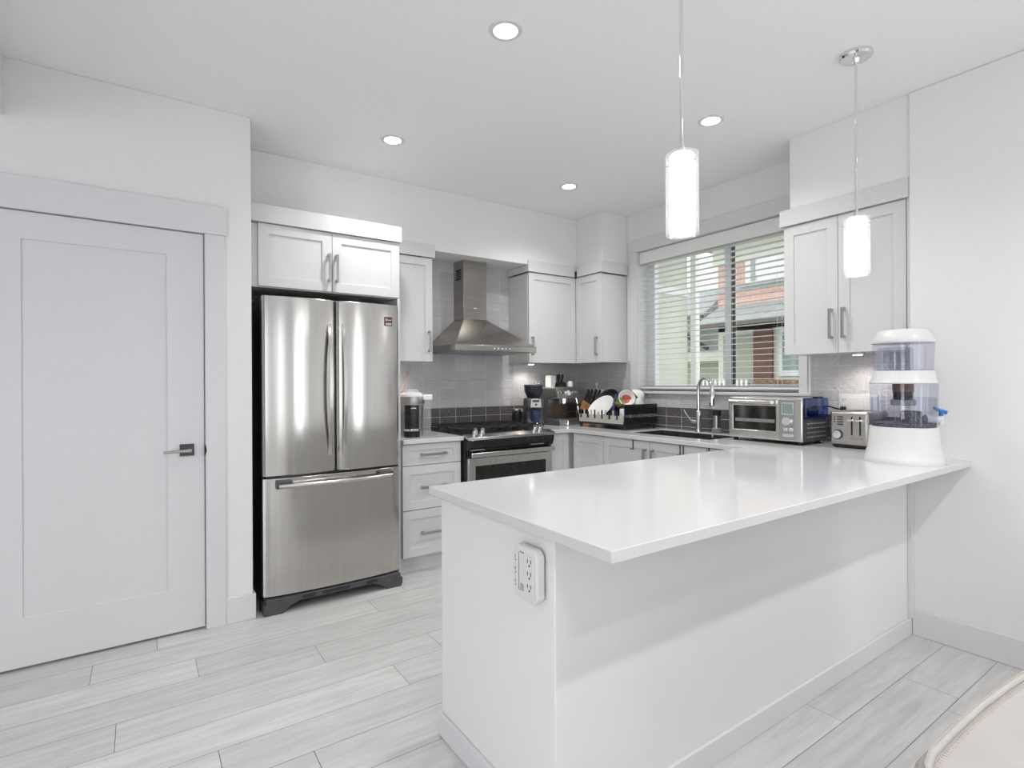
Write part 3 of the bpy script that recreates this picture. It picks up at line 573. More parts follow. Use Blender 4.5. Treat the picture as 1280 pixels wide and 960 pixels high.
obj('handle', B().lathe([(0.01, 0.045), (0.014, 0.07), (0.019, 0.105), (0.010, 0.115)], 18, (-0.02, 0, 0)), 'matblack', tp)
obj('handle', B().tube([(0.02, 0, 0.04), (0.045, 0, 0.09), (0.05, 0, 0.115)], [0.008, 0.012, 0.010], 12), 'matblack', tp)
tag(obj('milk_jug', B().lathe([(0.020, 0), (0.026, 0.006), (0.025, 0.04), (0.018, 0.05), (0.006, 0.056)], 20), 'porcelain', loc=(3.205, 3.735, 1.2345)), 'small round white pot at the right end of the espresso machine top', 'pot')
# knife block
KB = thing('knife_block', 'slanted wooden knife block between the espresso machine and the dish rack', 'knife block', (3.322, 3.650, 0.90), math.radians(-75))
obj('block', B().prism([(-0.085, 0.0), (0.06, 0.0), (0.095, 0.155), (-0.01, 0.215)][::-1], 'y', -0.05, 0.05).xf(Matrix.Rotation(-0.0, 4, 'Z')), 'wood', KB, bev=0.004)
obj('label_plate', B().box(-0.052, -0.0515, 0.06, -0.035, -0.05, 0.125), 'tan', KB)
for i, (t, yy) in enumerate(((0.15, -0.028), (0.42, -0.03), (0.7, -0.026), (0.2, 0.02), (0.5, 0.024), (0.8, 0.02))):
    bx, bz = -0.01 + 0.105 * t, 0.215 - 0.06 * t; dx, dz = 0.5 - 0.25 + 0.15, 0.92
    l_ = 0.11 + 0.02 * ((i * 7) % 3)
    k = thing('kitchen_knife', 'black-handled knife standing in the slanted wooden knife block', 'knife', (3.322, 3.650, 0.90), math.radians(-75), 'knives in the wooden block')
    obj('handle', B().tube([(bx + 0.005 * dx, yy, bz + 0.005), (bx + l_ * 0.5 * dx, yy, bz + l_ * 0.5 * dz), (bx + l_ * dx, yy, bz + l_ * dz)], [0.011, 0.014, 0.012], 10), 'matblack', k)
    obj('bolster', B().tube([(bx - 0.001, yy, bz + 0.001), (bx + 0.005 * dx, yy, bz + 0.0048)], 0.009, 10), 'steel', k)
# paper towel holder
pt = thing('paper_towel_roll', 'white paper towel roll on an upright holder behind the dish rack', 'paper towel', (3.452, 3.648, 0.90))
obj('holder', B().lathe([(0.068, 0), (0.07, 0.004), (0.07, 0.012), (0.01, 0.014), (0.008, 0.34), (0.014, 0.35), (0.016, 0.365), (0.008, 0.375)], 24), 'white', pt)
obj('roll', B().lathe([(0.018, 0.016), (0.066, 0.016), (0.067, 0.02), (0.067, 0.305), (0.066, 0.31), (0.018, 0.31)], 36, cap=False), 'paper', pt)

# ------------------------------------------------------------------ dish rack
D = thing('dish_rack', 'black two-tier dish drying rack left of the sink', 'dish rack', (3.085, 2.955, 0.90))
DX, DY = 0.375, 0.53
obj('tray', B().box(0, 0, 0.032, DX, DY, 0.045).box(0, 0.0, 0.045, 0.006, DY, 0.06), 'matblack', D, bev=0.002)
for i, (x, yy) in enumerate(((0.012, 0.012), (DX - 0.03, 0.012), (0.012, DY - 0.012), (DX - 0.03, DY - 0.012))): obj('foot', B().lathe([(0.010, 0), (0.012, 0.005), (0.012, 0.032)], 12, (x + 0.008, yy, 0)), 'matblack', D)
sp_ = obj('side_panel', B().box(0, -0.004, 0.045, DX, 0.004, 0.20), 'black', D, bev=0.002)
obj('silver_rail', B().box(0.0, -0.0075, 0.098, DX, -0.0042, 0.120), 'steel', sp_)
for x in (0.06, 0.17, 0.29): obj('rivet', B().box(x - 0.006, -0.0095, 0.095, x + 0.006, -0.0078, 0.123), 'nickel', sp_)
obj('side_panel', B().box(0, DY - 0.004, 0.045, DX, DY + 0.004, 0.14), 'black', D, bev=0.002)
fp = obj('slotted_panel', B().box(-0.004, 0.012, 0.046, 0.004, DY - 0.012, 0.110), 'cream', D, bev=0.002)
sl = B()
for k in range(12):
    yy = 0.03 + k * 0.042
    obj('tine', B().tube([(-0.0065, yy, 0.08), (-0.0065, yy, 0.15 if k % 3 else 0.135)], 0.0065 if k % 3 else 0.009, 8), 'matblack' if k % 2 else 'cream', fp)
obj('back_panel', B().box(DX - 0.006, 0.006, 0.045, DX, DY - 0.006, 0.14), 'black', D)
for k in range(9): obj('wire', B().tube([(0.02, 0.04 + k * 0.055, 0.052), (DX - 0.02, 0.04 + k * 0.055, 0.052)], 0.003, 6), 'matblack', D)
def plate(r): return B().lathe([(0.0, 0.012), (r * 0.55, 0.006), (r * 0.62, 0.008), (r, 0.024), (r, 0.020), (r * 0.6, 0.0), (0.0, 0.002)], 40, cap=False)
def stand(x, yy, z, r, tilt, m, name, lab, cat, grp=None, rz=0.0, bm=None):
    return tag(obj(name, bm or plate(r), m, loc=(x, yy, z), rot=(0, -PI / 2 + tilt, rz)), lab, cat, grp)
stand(3.185, 3.305, 1.056, 0.125, 0.75, 'porcelain', 'dinner_plate', 'large white plate standing at the front of the dish rack', 'plate')
pn = thing('frying_pan', 'black frying pan standing on edge behind the white plate', 'pan', (3.290, 3.345, 1.085), 0)
obj('bowl', B().lathe([(0.0, 0.0), (0.105, 0.0), (0.133, 0.04), (0.137, 0.04), (0.110, -0.005), (0.0, -0.005)], 40, cap=False), 'matblack', pn, rot=(0, -PI / 2 + 0.68, 0))
obj('rim', B().rings([[((0.135 + 0.004 * math.cos(j * PI / 3)) * math.cos(i * PI / 24), (0.135 + 0.004 * math.cos(j * PI / 3)) * math.sin(i * PI / 24), 0.04 + 0.004 * math.sin(j * PI / 3)) for j in range(6)] for i in range(49)], cap=False), 'darkgrey', pn, rot=(0, -PI / 2 + 0.68, 0))
sp = thing('spatula', 'navy blue spatula leaning up out of the dish rack', 'spatula', (3.106, 3.095, 0.955))
obj('handle', B().tube([(0.0, 0.0, 0.10), (0.015, 0.0, 0.17), (0.03, -0.005, 0.225)], [0.010, 0.011, 0.009], 10), 'navy', sp)
obj('blade', B().prism([(-0.03, 0.0), (0.03, 0.0), (0.022, 0.10), (-0.022, 0.10)], 'x', -0.004, 0.004), 'navy', sp, bev=0.002)
def bowl(r, h): return B().lathe([(r * 0.4, 0), (r * 0.45, 0.004), (r * 0.85, h * 0.55), (r, h), (r * 0.94, h), (r * 0.8, h * 0.55), (r * 0.38, 0.01)], 36)
tag(obj('mug', B().lathe([(0.028, 0), (0.034, 0.006), (0.038, 0.10), (0.034, 0.10), (0.030, 0.01)], 28), 'porcelain', loc=(3.128, 3.000, 1.066), rot=(PI, 0, 0)), 'small white cup upside down at the near corner of the dish rack', 'cup')
tag(obj('serving_bowl', bowl(0.048, 0.05), 'green', loc=(3.160, 3.095, 1.085), rot=(0.5, -0.25, 0)), 'olive green bowl tilted in the middle of the dish rack', 'bowl')
def aimed(o, d): o.rotation_mode = 'QUATERNION'; o.rotation_quaternion = Vector(d).to_track_quat('Z', 'Y'); return o
b_ = thing('serving_bowl', 'white bowl with a red patch standing on edge in the rack', 'bowl', (3.238, 3.085, 1.130), 0)
dd = (-0.55, -0.75, 0.35)
aimed(obj('shell', bowl(0.068, 0.055), 'porcelain', b_), dd); aimed(obj('red_patch', B().lathe([(0.024, 0.0105), (0.030, 0.012), (0.042, 0.020), (0.041, 0.021), (0.03, 0.0135)], 36, (0.002, -0.003, 0.001), cap=True), 'red', b_), dd)
aimed(tag(obj('food_container', bowl(0.042, 0.04), 'palegreen', loc=(3.285, 2.990, 1.142)), 'pale green bowl face down over the rim of the dish rack', 'bowl'), (0.25, 0.3, -0.92))
b_ = thing('pudding_bowl', 'white bowl with a black rim leaning at the right of the rack', 'bowl', (3.395, 3.050, 1.185), 0)
dd = (-0.70, 0.42, -0.55)
aimed(obj('shell', bowl(0.076, 0.075), 'porcelain', b_), dd)
aimed(obj('rim', B().rings([[((0.075 + 0.006 * math.cos(j * PI / 3)) * math.cos(i * PI / 24), (0.075 + 0.006 * math.cos(j * PI / 3)) * math.sin(i * PI / 24), 0.075 + 0.006 * math.sin(j * PI / 3)) for j in range(6)] for i in range(49)], cap=False), 'matblack', b_), dd)

# ------------------------------------------------------------------ toaster oven (faces left, i.e. -X)
O = thing('toaster_oven', 'steel countertop oven with a blue water tank below the window', 'toaster oven', (3.150, 2.100, 0.90), -PI / 2)
OW, OD, OH = 0.478, 0.30, 0.278
obj('body', B().box(0.0, 0.02, 0.020, OW, OD, 0.155).box(0.0, 0.02, 0.155, OW - 0.02, OD, OH - 0.004), 'darkgrey', O, bev=0.006)
obj('front_frame', B().cells([0.0, 0.035, 0.315, OW], [0.020, 0.075, 0.225, OH], lambda u, v: not (0.035 < u < 0.315 and 0.075 < v < 0.225), 0.0, 0.0195, 'y'), 'steel', O, bev=0.008, seg=3)
obj('top_shell', B().box(0.0, 0.02, OH - 0.0035, OW - 0.02, OD - 0.06, OH), 'steel', O, bev=0.0015)
od = obj('glass_door', B().box(0.030, 0.004, 0.070, 0.32, 0.012, 0.230), 'ovenglass', O)
obj('rack_bar', B().box(0.05, 0.001, 0.125, 0.31, 0.0038, 0.145), 'nickel', od)
obj('handle', B().tube([(0.03, -0.03, 0.250), (0.31, -0.03, 0.250)], 0.013, 14).box(0.035, -0.03, 0.243, 0.05, 0.004, 0.257).box(0.29, -0.03, 0.243, 0.305, 0.004, 0.257), 'steel', od)
cp = obj('control_panel', B().box(0.342, -0.004, 0.030, 0.440, 0.0, 0.268), 'nickel', O, bev=0.0015)
obj('display_bezel', B().box(0.358, -0.0065, 0.178, 0.428, -0.004, 0.250), 'chrome', cp, bev=0.001)
obj('display', B().box(0.363, -0.008, 0.184, 0.423, -0.0064, 0.244), 'lcd', cp)
obj('dial', B().cyl((0.392, -0.022, 0.140), (0.392, -0.004, 0.140), 0.024, 28), 'chrome', cp)
for x in (0.368, 0.402): obj('button', B().box(x, -0.009, 0.082, x + 0.026, -0.004, 0.102), 'chrome', cp, bev=0.002)
obj('button', B().box(0.362, -0.009, 0.048, 0.428, -0.004, 0.066), 'chrome', cp, bev=0.002)
obj('water_tank', B().box(OW - 0.0195, 0.024, 0.158, OW + 0.012, OD - 0.02, OH - 0.002), 'bluetank', O, bev=0.004)
obj('tank_latch', B().box(OW - 0.018, 0.15, OH - 0.0015, OW + 0.012, 0.22, OH + 0.006), 'matblack', O, bev=0.002)
for zz in range(4):
    for k in range(6): obj('louvre', B().box(OW, 0.05 + k * 0.037, 0.045 + zz * 0.026, OW + 0.002, 0.078 + k * 0.037, 0.051 + zz * 0.026), 'grey', O)
for x, yy in ((0.03, 0.04), (0.44, 0.04), (0.03, 0.25), (0.44, 0.25)): obj('foot', B().lathe([(0.014, 0), (0.016, 0.020)], 14, (x, yy, 0)), 'matblack', O)
# toaster
T = thing('toaster', 'small brushed steel two-slot toaster beside the water filter', 'toaster', (3.250, 1.520, 0.90), -PI / 2)
tb = B().box(0.0, 0.0, 0.016, 0.20, 0.255, 0.205)
obj('body', tb, 'nickel', T, bev=0.014, seg=3)
obj('base', B().box(0.012, 0.008, 0.006, 0.188, 0.245, 0.0155), 'matblack', T)
for x, yy in ((0.025, 0.03), (0.175, 0.03), (0.025, 0.22), (0.175, 0.22)): obj('foot', B().lathe([(0.010, 0), (0.010, 0.006)], 12, (x, yy, 0)), 'matblack', T)
for x in (0.118, 0.160):
    obj('lever_slot', B().box(x - 0.004, -0.002, 0.075, x + 0.004, 0.001, 0.178), 'matblack', T)
    obj('lever', B().box(x - 0.020, -0.018, 0.153, x + 0.020, -0.0022, 0.162), 'chrome', T, bev=0.002)
    obj('brand_mark', B().box(x - 0.016, -0.0012, 0.052, x - 0.002, 0.0, 0.060).box(x + 0.001, -0.0012, 0.052, x + 0.015, 0.0, 0.060), 'grey', T)
dl = obj('browning_dial', B().cyl((0.045, -0.004, 0.075), (0.045, 0.001, 0.075), 0.028, 30), 'darkgrey', T)
obj('dial_face', B().cyl((0.045, -0.016, 0.075), (0.045, -0.004, 0.075), 0.022, 30), 'chrome', dl)
for k in range(4): obj('button', B().box(0.042, -0.003, 0.128 + k * 0.014, 0.072, 0.001, 0.136 + k * 0.014), 'darkgrey', T)
for k in range(3): obj('indicator_light', B().cyl((0.028, -0.002, 0.145 + k * 0.014), (0.028, 0.001, 0.145 + k * 0.014), 0.0035, 10), 'matblack', T)
for x in (0.075, 0.125): obj('bread_slot', B().box(x - 0.012, 0.04, 0.2045, x + 0.012, 0.22, 0.2065), 'matblack', T)
# wall plate with outlet and switches, cord and plug
OP = thing('outlet_plate', 'wide white wall plate with an outlet and rocker switches above the toaster', 'outlet', (XW - 0.008, 1.590, 1.085), -PI / 2)
obj('plate', B().box(0, -0.006, 0, 0.212, 0, 0.112), 'white', OP, bev=0.002)
obj('outlet', B().box(0.012, -0.009, 0.018, 0.048, -0.006, 0.095), 'white', OP, bev=0.001)
hs_ = B()
for zz in (0.075, 0.036): hs_.box(0.022, -0.0098, zz, 0.025, -0.0088, zz + 0.009).box(0.035, -0.0098, zz, 0.038, -0.0088, zz + 0.009).cyl((0.030, -0.0098, zz - 0.006), (0.030, -0.0088, zz - 0.006), 0.0028, 8)
obj('outlet_slots', hs_, 'matblack', OP)
for x in (0.06, 0.105, 0.150): obj('rocker_switch', B().box(x, -0.010, 0.018, x + 0.034, -0.006, 0.095), 'white', OP, bev=0.002)
cd = thing('power_cord', 'short black power cord plugged into the wall plate behind the toaster oven', 'cord', (3.46, 1.56, 1.11))
obj('cable', B().tube([(-0.02, 0.075, 0.010), (0.0, 0.06, 0.012), (0.015, 0.035, 0.002), (0.02, 0.01, -0.003), (0.032, -0.006, 0.0)], 0.0045, 10), 'matblack', cd)
obj('plug', B().box(0.025, -0.016, -0.012, 0.052, 0.010, 0.012), 'matblack', cd, bev=0.004)

# ------------------------------------------------------------------ water filter on the peninsula
Q = thing('water_filter_dispenser', 'large white and clear two-tier water filter with blue tap lever on the peninsula', 'water dispenser', (2.922, 1.040, 0.90))
QS = Matrix.Diagonal((0.83, 0.83, 1.0, 1.0))
obj('lid', B().lathe([(0.145, 0.549), (0.147, 0.552), (0.146, 0.562), (0.135, 0.580), (0.118, 0.603), (0.108, 0.610), (0.06, 0.613)], 48).xf(QS), 'white', Q)
obj('upper_tank', B().lathe([(0.144, 0.548), (0.143, 0.54), (0.137, 0.425), (0.130, 0.422)], 48, cap=False).xf(QS), 'tank', Q)
obj('tank_floor', B().lathe([(0.136, 0.4255), (0.136, 0.4275)], 48).xf(QS), 'tank', Q)
obj('ceramic_filter', B().lathe([(0.085, 0.428), (0.085, 0.52), (0.075, 0.53)], 32, (-0.025, 0.03, 0)).xf(QS), 'tank', Q)
obj('collar', B().lathe([(0.140, 0.4215), (0.143, 0.415), (0.152, 0.378), (0.160, 0.370), (0.160, 0.364), (0.15, 0.362)], 48).xf(QS), 'white', Q)
obj('lower_tank', B().lathe([(0.158, 0.361), (0.158, 0.355), (0.153, 0.170), (0.147, 0.166)], 48, cap=False).xf(QS), 'tank', Q)
obj('water', B().lathe([(0.149, 0.176), (0.152, 0.30), (0.1, 0.3005)], 48).xf(QS), 'water', Q)
obj('filter_cartridge', B().lathe([(0.05, 0.325), (0.05, 0.361)], 28).xf(QS), 'amber', Q)
obj('cartridge_core', B().lathe([(0.046, 0.290), (0.047, 0.3245)], 28).xf(QS), 'black', Q)
obj('diffuser_disc', B().lathe([(0.056, 0.262), (0.060, 0.266), (0.060, 0.286), (0.052, 0.289)], 28).xf(QS), 'grey', Q)
obj('stone_tray', B().lathe([(0.146, 0.1665), (0.147, 0.168), (0.147, 0.182), (0.12, 0.184)], 48).xf(QS), 'gritstone', Q)
obj('stone_cup', B().lathe([(0.05, 0.1845), (0.05, 0.232), (0.045, 0.235)], 28, (0.05, -0.02, 0)).xf(QS), 'gritstone', Q)
obj('base', B().lathe([(0.185, 0.0), (0.186, 0.012), (0.182, 0.028), (0.178, 0.032), (0.176, 0.052), (0.171, 0.058), (0.169, 0.078), (0.166, 0.084), (0.160, 0.155), (0.158, 0.165), (0.14, 0.1655)], 56).xf(QS), 'white', Q)
td = Vector((0.80, -0.60, 0)); tp_ = Vector((0.60, 0.80, 0))
def fr(mx): return Matrix(((td.x, tp_.x, 0, 0), (td.y, tp_.y, 0, 0), (0, 0, 1, 0), (0, 0, 0, 1)))
obj('drip_foot', B().prism([(0.15, -0.05), (0.196, -0.04), (0.205, 0.0), (0.196, 0.04), (0.15, 0.05)], 'z', 0.0, 0.055).prism([(0.15, -0.04), (0.178, -0.03), (0.184, 0.0), (0.178, 0.03), (0.15, 0.04)], 'z', 0.055, 0.12).xf(fr(0)).xf(QS), 'white', Q, bev=0.006)
sg = obj('tap', B().tube([(0.145, 0, 0.195), (0.215, 0, 0.198)], [0.017, 0.012], 16).tube([(0.205, 0, 0.212), (0.206, 0, 0.170)], [0.015, 0.011], 16).xf(fr(0)).xf(QS), 'white', Q)
obj('tap_lever', B().tube([(0.206, 0, 0.213), (0.206, 0, 0.232)], 0.011, 14).tube([(0.235, 0, 0.228), (0.20, 0, 0.236), (0.165, 0, 0.250)], [0.009, 0.009, 0.006], 12).xf(fr(0)).xf(QS), 'bluelever', sg)
obj('tap_nut', B().tube([(0.118, 0, 0.195), (0.145, 0, 0.195)], 0.024, 18).xf(fr(0)).xf(QS), 'white', Q)
obj('level_mark', B().prism([(0.1665 * math.cos(a), 0.1665 * math.sin(a)) for a in (-1.02, -0.99)] + [(0.160 * math.cos(a), 0.160 * math.sin(a)) for a in (-0.99, -1.02)], 'z', 0.112, 0.122).xf(QS), 'grey', Q)

# ------------------------------------------------------------------ surge protector on the peninsula end
U = thing('surge_protector', 'white six-outlet surge protector on the end of the peninsula', 'surge protector', (0.899, 1.257, 0.679), -PI / 2)
US = Matrix.Diagonal((0.82, 0.82, 1.0, 1.0))
obj('wall_plate', B().box(0.030, -0.0081, 0.008, 0.112, 0.0, 0.126).xf(US), 'white', U, bev=0.002)
obj('housing', B().prism([(0.0, 0.016), (0.018, 0.0), (0.118, 0.0), (0.136, 0.016), (0.136, 0.132), (0.118, 0.148), (0.018, 0.148), (0.0, 0.132)], 'y', -0.042, -0.0082).xf(US), 'white', U, bev=0.006, seg=3)
obj('outlet_block', B().box(0.078, -0.046, 0.022, 0.122, -0.0415, 0.126).xf(US), 'white', U, bev=0.002)
obj('outlet_block', B().box(0.010, -0.046, 0.022, 0.030, -0.0415, 0.126).xf(US), 'white', U, bev=0.002)
ob = B()
for k in range(3):
    z = 0.042 + k * 0.034
    ob.box(0.088, -0.0468, z, 0.091, -0.0458, z + 0.010).box(0.106, -0.0468, z, 0.109, -0.0458, z + 0.010).cyl((0.0985, -0.0468, z - 0.007), (0.0985, -0.0458, z - 0.007), 0.0032, 10)
    ob.box(0.018, -0.0468, z, 0.020, -0.0458, z + 0.009).cyl((0.022, -0.0468, z - 0.006), (0.022, -0.0458, z - 0.006), 0.0022, 8)
obj('socket_slots', ob.xf(US), 'matblack', U)
obj('usb_ports', B().box(0.044, -0.0432, 0.024, 0.050, -0.0418, 0.044).box(0.055, -0.0432, 0.024, 0.061, -0.0418, 0.044).xf(US), 'grey', U)
obj('brand_mark', B().box(0.040, -0.0432, 0.128, 0.064, -0.0418, 0.132).xf(US), 'grey', U)
obj('groove', B().box(0.0335, -0.0430, 0.022, 0.0360, -0.0418, 0.126).xf(US), 'grey', U)

# ------------------------------------------------------------------ lamps
def downlight(loc, label, power=1.0, first=[None]):
    if first[0] is None:
        t = thing('ceiling_downlight', label, 'ceiling light', loc, group='recessed ceiling downlights')
        obj('trim_ring', B().lathe([(0.048, -0.0005), (0.050, -0.006), (0.066, -0.005), (0.070, -0.0005)], 36, cap=False), 'white', t)
        obj('lens', B().lathe([(0.049, -0.0005), (0.047, -0.003), (0.02, -0.004)], 32), 'bulbdisc', t)
        first[0] = t
    else: t = dup(first[0], loc, label)
    l = bpy.data.lights.new('downlight_beam', 'SPOT'); l.energy = LAMP_SPOT * power; l.spot_size = math.radians(140); l.spot_blend = 1.0; l.shadow_soft_size = 0.05; l.color = (1.0, 0.978, 0.955)
    o = bpy.data.objects.new('downlight_beam', l); C.objects.link(o); o.location = (loc[0], loc[1], loc[2] - 0.02)
downlight((1.245, 1.845, ZC), 'recessed ceiling downlight nearest the camera at top centre')
downlight((1.245, 3.055, ZC), 'recessed ceiling downlight in front of the fridge cabinet')
downlight((2.62, 1.845, ZC), 'recessed ceiling downlight between the two pendants')
downlight((2.62, 3.055, ZC), 'recessed ceiling downlight farthest back near the range corner')
for lx, ly, lab in ((0.2, -0.7, 'added fill downlight straight above and behind the viewer'), (1.35, -0.25, 'added fill downlight above the left end of the sofa'), (2.5, -0.25, 'added fill downlight above the middle of the sofa'), (-1.7, 1.4, 'added fill downlight left of the pantry soffit'), (-1.6, -1.9, 'added fill downlight in the far rear left corner'), (1.8, -2.0, 'added fill downlight in the far rear right corner')):
    downlight((lx, ly, ZC), lab, 1.45)  # unseen downlights added to fill the peninsula front and the floor
def pendant(loc, label, first=[None]):
    if first[0] is not None: return dup(first[0], loc, label)
    t = thing('pendant_lamp', label, 'pendant lamp', loc, group='pendants over the peninsula')
    obj('canopy', B().lathe([(0.066, -0.0005), (0.066, -0.012), (0.058, -0.020), (0.02, -0.024), (0.014, -0.04)], 36), 'chrome', t)
    obj('rod', B().cyl((0, 0, -0.03), (0, 0, -0.715), 0.006, 12), 'chrome', t)
    obj('cap', B().lathe([(0.008, -0.70), (0.012, -0.705), (0.012, -0.725), (0.034, -0.728)], 24), 'chrome', t)
    obj('outer_glass', B().lathe([(0.051, -0.728), (0.051, -0.985)], 36, cap=False), 'clear', t)
    obj('opal_shade', B().lathe([(0.030, -0.7285), (0.039, -0.735), (0.039, -0.981), (0.034, -0.984)], 32), 'shade', t)
    for k in range(3):
        a = 0.3 + k * 2 * PI / 3
        obj('pin', B().cyl((0.036 * math.cos(a), 0.036 * math.sin(a), -0.765), (0.060 * math.cos(a), 0.060 * math.sin(a), -0.765), 0.0035, 8), 'nickel', t)
    first[0] = t; return t
pendant((1.425, 1.11, ZC), 'chrome pendant with opal glass shade, the nearer and larger one at top centre')
pendant((2.63, 1.11, ZC), 'chrome pendant with opal glass shade in front of the right upper cabinet')
def puck(loc, label, first=[None]):
    if first[0] is None:
        t = thing('cabinet_puck_light', label, 'under-cabinet light', loc, group='puck lights under the upper cabinets')
        obj('housing', B().lathe([(0.032, 0.0), (0.034, -0.003), (0.034, -0.010), (0.026, -0.012)], 28), 'white', t)
        obj('lens', B().lathe([(0.024, -0.0122), (0.020, -0.014)], 24), 'bulbdisc', t); first[0] = t
    else: dup(first[0], loc, label)
    l = bpy.data.lights.new('puck_beam', 'SPOT'); l.energy = LAMP_PUCK; l.spot_size = math.radians(150); l.spot_blend = 0.7; l.shadow_soft_size = 0.02; l.color = (1.0, 0.93, 0.84)
    o = bpy.data.objects.new('puck_beam', l); C.objects.link(o); o.location = (loc[0], loc[1], loc[2] - 0.02)
puck((2.83, 3.82, 1.4465), 'round puck light under the upper cabinet right of the hood')
puck((1.52, 3.84, 1.4365), 'round puck light under the narrow upper cabinet above the coffee machine')
puck((3.37, 1.42, 1.4365), 'round puck light under the right upper cabinet above the toaster')

# ------------------------------------------------------------------ window blind
V = thing('window_blind', 'white horizontal slat blind hanging open in the kitchen window', 'blind', (XW, WY0, WZ0))
BW = WY1 - WY0
obj('headrail', B().box(0.012, 0.008, 1.085, 0.085, BW - 0.008, 1.185), 'slat', V, bev=0.002)
sb_ = B(); z = 0.052
while z < 1.08:
    sb_.rings([[(0.022 + 0.052 * k / 4, yy, z + 0.002 * (1 - ((k - 2) / 2) ** 2)) for k in range(5)] + [(0.074 - 0.052 * k / 4, yy, z - 0.0016 + 0.002 * (1 - ((2 - k) / 2) ** 2)) for k in range(5)] for yy in (0.010, BW - 0.010)])
    z += 0.0425
obj('slats', sb_, 'slat', V)
obj('bottom_rail', B().box(0.022, 0.010, 0.018, 0.076, BW - 0.010, 0.034), 'slat', V, bev=0.003)
cb_ = B()
for yy in (0.16, 0.50, 0.86, 1.22):
    for x in (0.020, 0.076): cb_.cyl((x, yy, 0.03), (x, yy, 1.09), 0.0012, 5)
obj('ladder_cords', cb_, 'slat', V)

# ------------------------------------------------------------------ sofa at the right bottom corner
SF = thing('sofa', 'cream leather sofa back with stitched piping at the bottom right corner', 'sofa', (0.8, 0.0, 0))
def ye(x):
    d = x - 0.20; y_ = 0.313 - 0.06 * (1 - math.exp(-4.0 * d * d * (1 if d > 0 else 0.0)))
    if x < 0.11: y_ -= 0.11 - math.sqrt(max(0, 0.11 ** 2 - (0.11 - x) ** 2))
    return y_
def sofa_sec(x, ztop):
    e = ye(x); prof = [(e - 0.03, 0.06), (e - 0.008, 0.10), (e, 0.40), (e, ztop - 0.035), (e - 0.003, ztop - 0.018), (e - 0.010, ztop - 0.006), (e - 0.018, ztop)]
    prof += [(e - 0.05, ztop - 0.004), (e - 0.10, ztop - 0.002), (e - 0.17, ztop - 0.015), (e - 0.22, ztop - 0.05), (e - 0.25, ztop - 0.15), (e - 0.27, 0.45), (e - 0.95, 0.42), (e - 1.0, 0.38), (e - 1.0, 0.06)]
    return [(x, yy, zz) for yy, zz in prof]
xs = [0.002, 0.008, 0.02, 0.04, 0.07, 0.11] + [0.11 + 0.1 * k for k in range(1, 16)]
sb2 = B().rings([sofa_sec(x, 0.752) for x in xs])
so = obj('back', sb2, ['leather', 'leather_warm_light'], SF)
for p_ in so.data.polygons:
    c_ = p_.center
    if c_.y > ye(c_.x) - 0.0145: p_.material_index = 1
obj('piping', B().tube([(x, ye(x) - 0.021, 0.7545) for x in xs], 0.0055, 12), 'leather', SF)
obj('seam_line', B().tube([(x, ye(x) - 0.0185, 0.7600) for x in xs], 0.0008, 6), 'thread', SF)
gz = B(); x = 0.05
while x < 0.70:
    gz.lathe([(0.0012, 0), (0.0032, 0.0012), (0.0030, 0.0028), (0.001, 0.0036)], 8, (x, ye(x) - 0.0305, 0.7485)); x += 0.0072
zp = obj('gathered_stitching', gz, 'thread', SF); zp['kind'] = 'stuff'
for x, yy in ((0.1, -0.05), (1.5, -0.05), (0.1, -0.6), (1.5, -0.6)): obj('foot', B().lathe([(0.02, 0), (0.025, 0.0605)], 14, (x, yy, 0)), 'matblack', SF)

# ------------------------------------------------------------------ outside
tag(obj('lawn', B().box(3.72, -2, -0.2, 16, 14, -0.12), 'lawn'), 'ground of the yard between the two houses outside the window', 'ground')['kind'] = 'structure'
wg = thing('house_wing', 'sage sided wing of the same house outside the left window pane', 'house wall', (3.72, 4.60, -0.12))
obj('siding', B().box(0, 0, 0, 2.28, 0.15, 3.6), 'siding', wg)
obj('trim_board', B().box(1.35, -0.02, 2.52, 2.28, 0.0, 2.62), 'extwhite', wg)
obj('eave', B().box(0, -0.9, 3.25, 2.28, 0.0, 3.35), 'eave', wg)
tag(obj('porch_post', B().box(0, 0, 0, 0.08, 0.08, 3.5), 'extwhite', loc=(6.03, 4.49, -0.12)), 'white porch post at the end of the sage sided wing', 'post')
N = thing('neighbour_house', 'salmon brick house with grey shingle skirt roof seen through the right pane', 'house', (9.0, 3.5, -0.12))
oz = 0.12; oy = -3.5
def nb(name, m, y0, z0, y1, z1, x0=0.0, x1=0.2, parent=N): return obj(name, B().box(x0, y0 + oy, z0 + oz, x1, y1 + oy, z1 + oz), m, parent)
nb('upper_wall', 'brick', 3.0, 2.2, 6.2, 3.52); nb('eave', 'eave', 2.6, 3.74, 6.4, 3.95, -0.6, 0.2); nb('frieze', 'extcream', 2.9, 3.45, 6.25, 3.75, -0.1, 0.0)
nw = nb('window', 'extwhite', 4.6, 3.02, 5.62, 3.47, -0.04, 0.0)
nb('pane', 'palepane', 4.7, 3.10, 5.42, 3.40, -0.05, -0.04, nw); nb('mullion', 'shingle', 5.42, 3.06, 5.50, 3.44, -0.07, -0.05, nw); nb('pane', 'palepane', 5.50, 3.10, 5.57, 3.40, -0.05, -0.04, nw); nb('sill', 'shingle', 4.55, 2.96, 5.68, 3.02, -0.12, 0.0, nw)
nb('belly_band', 'shingle', 3.0, 2.92, 6.2, 3.0, -0.06, 0.0)
obj('skirt_roof', B().prism([(0.0, 2.66 + oz), (-0.7, 2.30 + oz), (-0.7, 2.24 + oz), (0.0, 2.5 + oz)], 'y', 3.0 + oy, 6.2 + oy).xf(Matrix.Identity(4)), 'shingle', N)
nb('gutter', 'gutter', 3.0, 2.22, 6.2, 2.30, -0.78, -0.70)
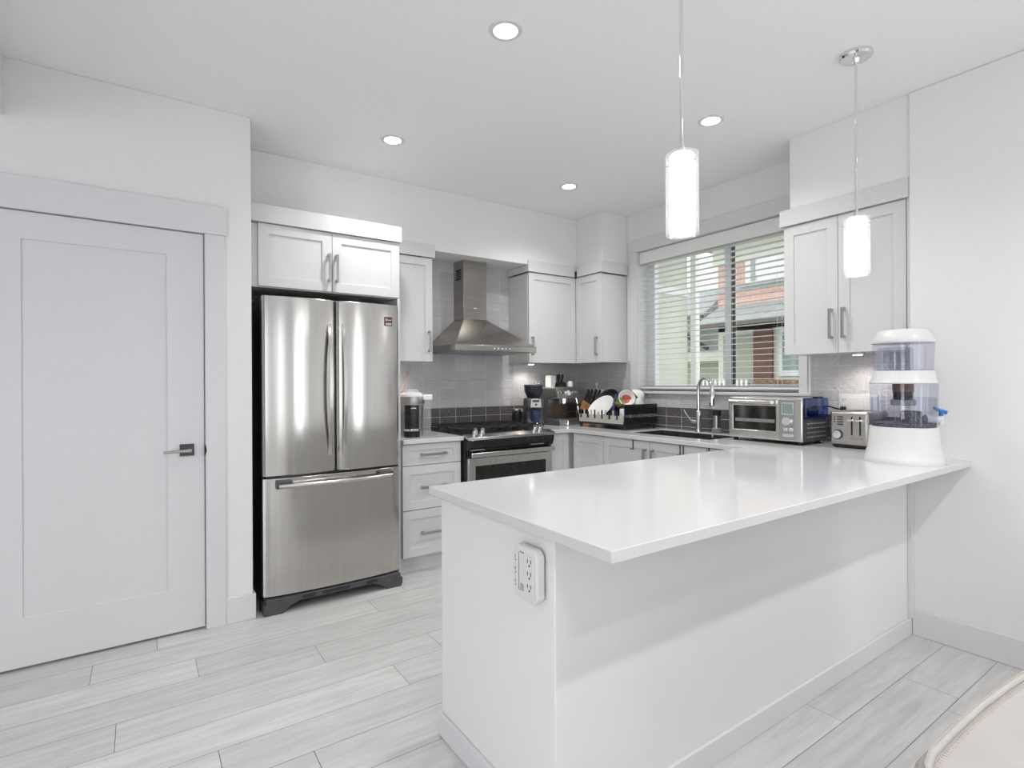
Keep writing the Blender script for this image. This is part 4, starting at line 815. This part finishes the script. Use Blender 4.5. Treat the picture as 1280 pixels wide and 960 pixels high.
nb('lower_wall', 'extcream', 3.0, 0, 6.2, 2.5, 0.0, 0.2)
nb('garage_door', 'garage', 5.46, 0.1, 6.08, 2.12, -0.03, 0.0); nb('brick_pier', 'brownbrick', 5.12, 0.1, 5.46, 2.19, -0.06, 0.0)
lw2 = nb('window', 'extwhite', 4.5, 1.36, 5.0, 2.2, -0.04, 0.0); nb('pane', 'extglass', 4.6, 1.46, 4.94, 2.1, -0.05, -0.04, lw2)
N2 = thing('garage_building', 'pale house with grey roof and wide eaves seen between post and window mullion', 'house', (9.6, 6.5, -0.12))
def nb2(name, m, y0, z0, y1, z1, x0=0.0, x1=0.2, parent=N2): return obj(name, B().box(x0, y0 - 6.5, z0 + oz, x1, y1 - 6.5, z1 + oz), m, parent)
nb2('wall', 'extwhite', 6.3, 0, 9.5, 3.75); nb2('lower_wall', 'garage', 6.3, 0, 9.5, 1.68, -0.03, 0.0); nb2('lintel', 'extcream', 6.3, 1.68, 9.5, 1.85, -0.3, 0.0); nb2('door_panel', 'shingle', 6.3, 1.9, 9.5, 2.35, -0.03, 0.0)
obj('roof', B().prism([(0.2, 3.3 + oz), (-0.9, 2.55 + oz), (-0.9, 2.45 + oz), (0.2, 3.1 + oz)], 'y', -0.2, 3.0), 'shingle', N2)
nb2('gutter', 'gutter', 6.3, 2.42, 9.5, 2.52, -0.98, -0.90)
obj('brace', B().tube([(-0.85, 0.62, 2.40 + oz), (-0.02, 0.35, 1.95 + oz)], 0.04, 6), 'gutter', N2)
fe = thing('picket_fence', 'low white picket fence at the bottom of the right window pane', 'fence', (8.3, 5.15, -0.12))
obj('rails', B().box(0, 0, 1.30, 0.04, 1.0, 1.36).box(0, 0, 0.4, 0.04, 1.0, 0.46), 'gutter', fe)
for k in range(12): obj('picket', B().box(-0.02, 0.02 + k * 0.083, 0.02, 0.0, 0.06 + k * 0.083, 1.42), 'extwhite', fe)
tag(obj('hedge', B().box(0, 0, 0, 0.5, 1.5, 1.42), 'hedge', loc=(8.3, 3.6, -0.12), bev=0.05), 'brown hedge right of the picket fence outside', 'hedge')
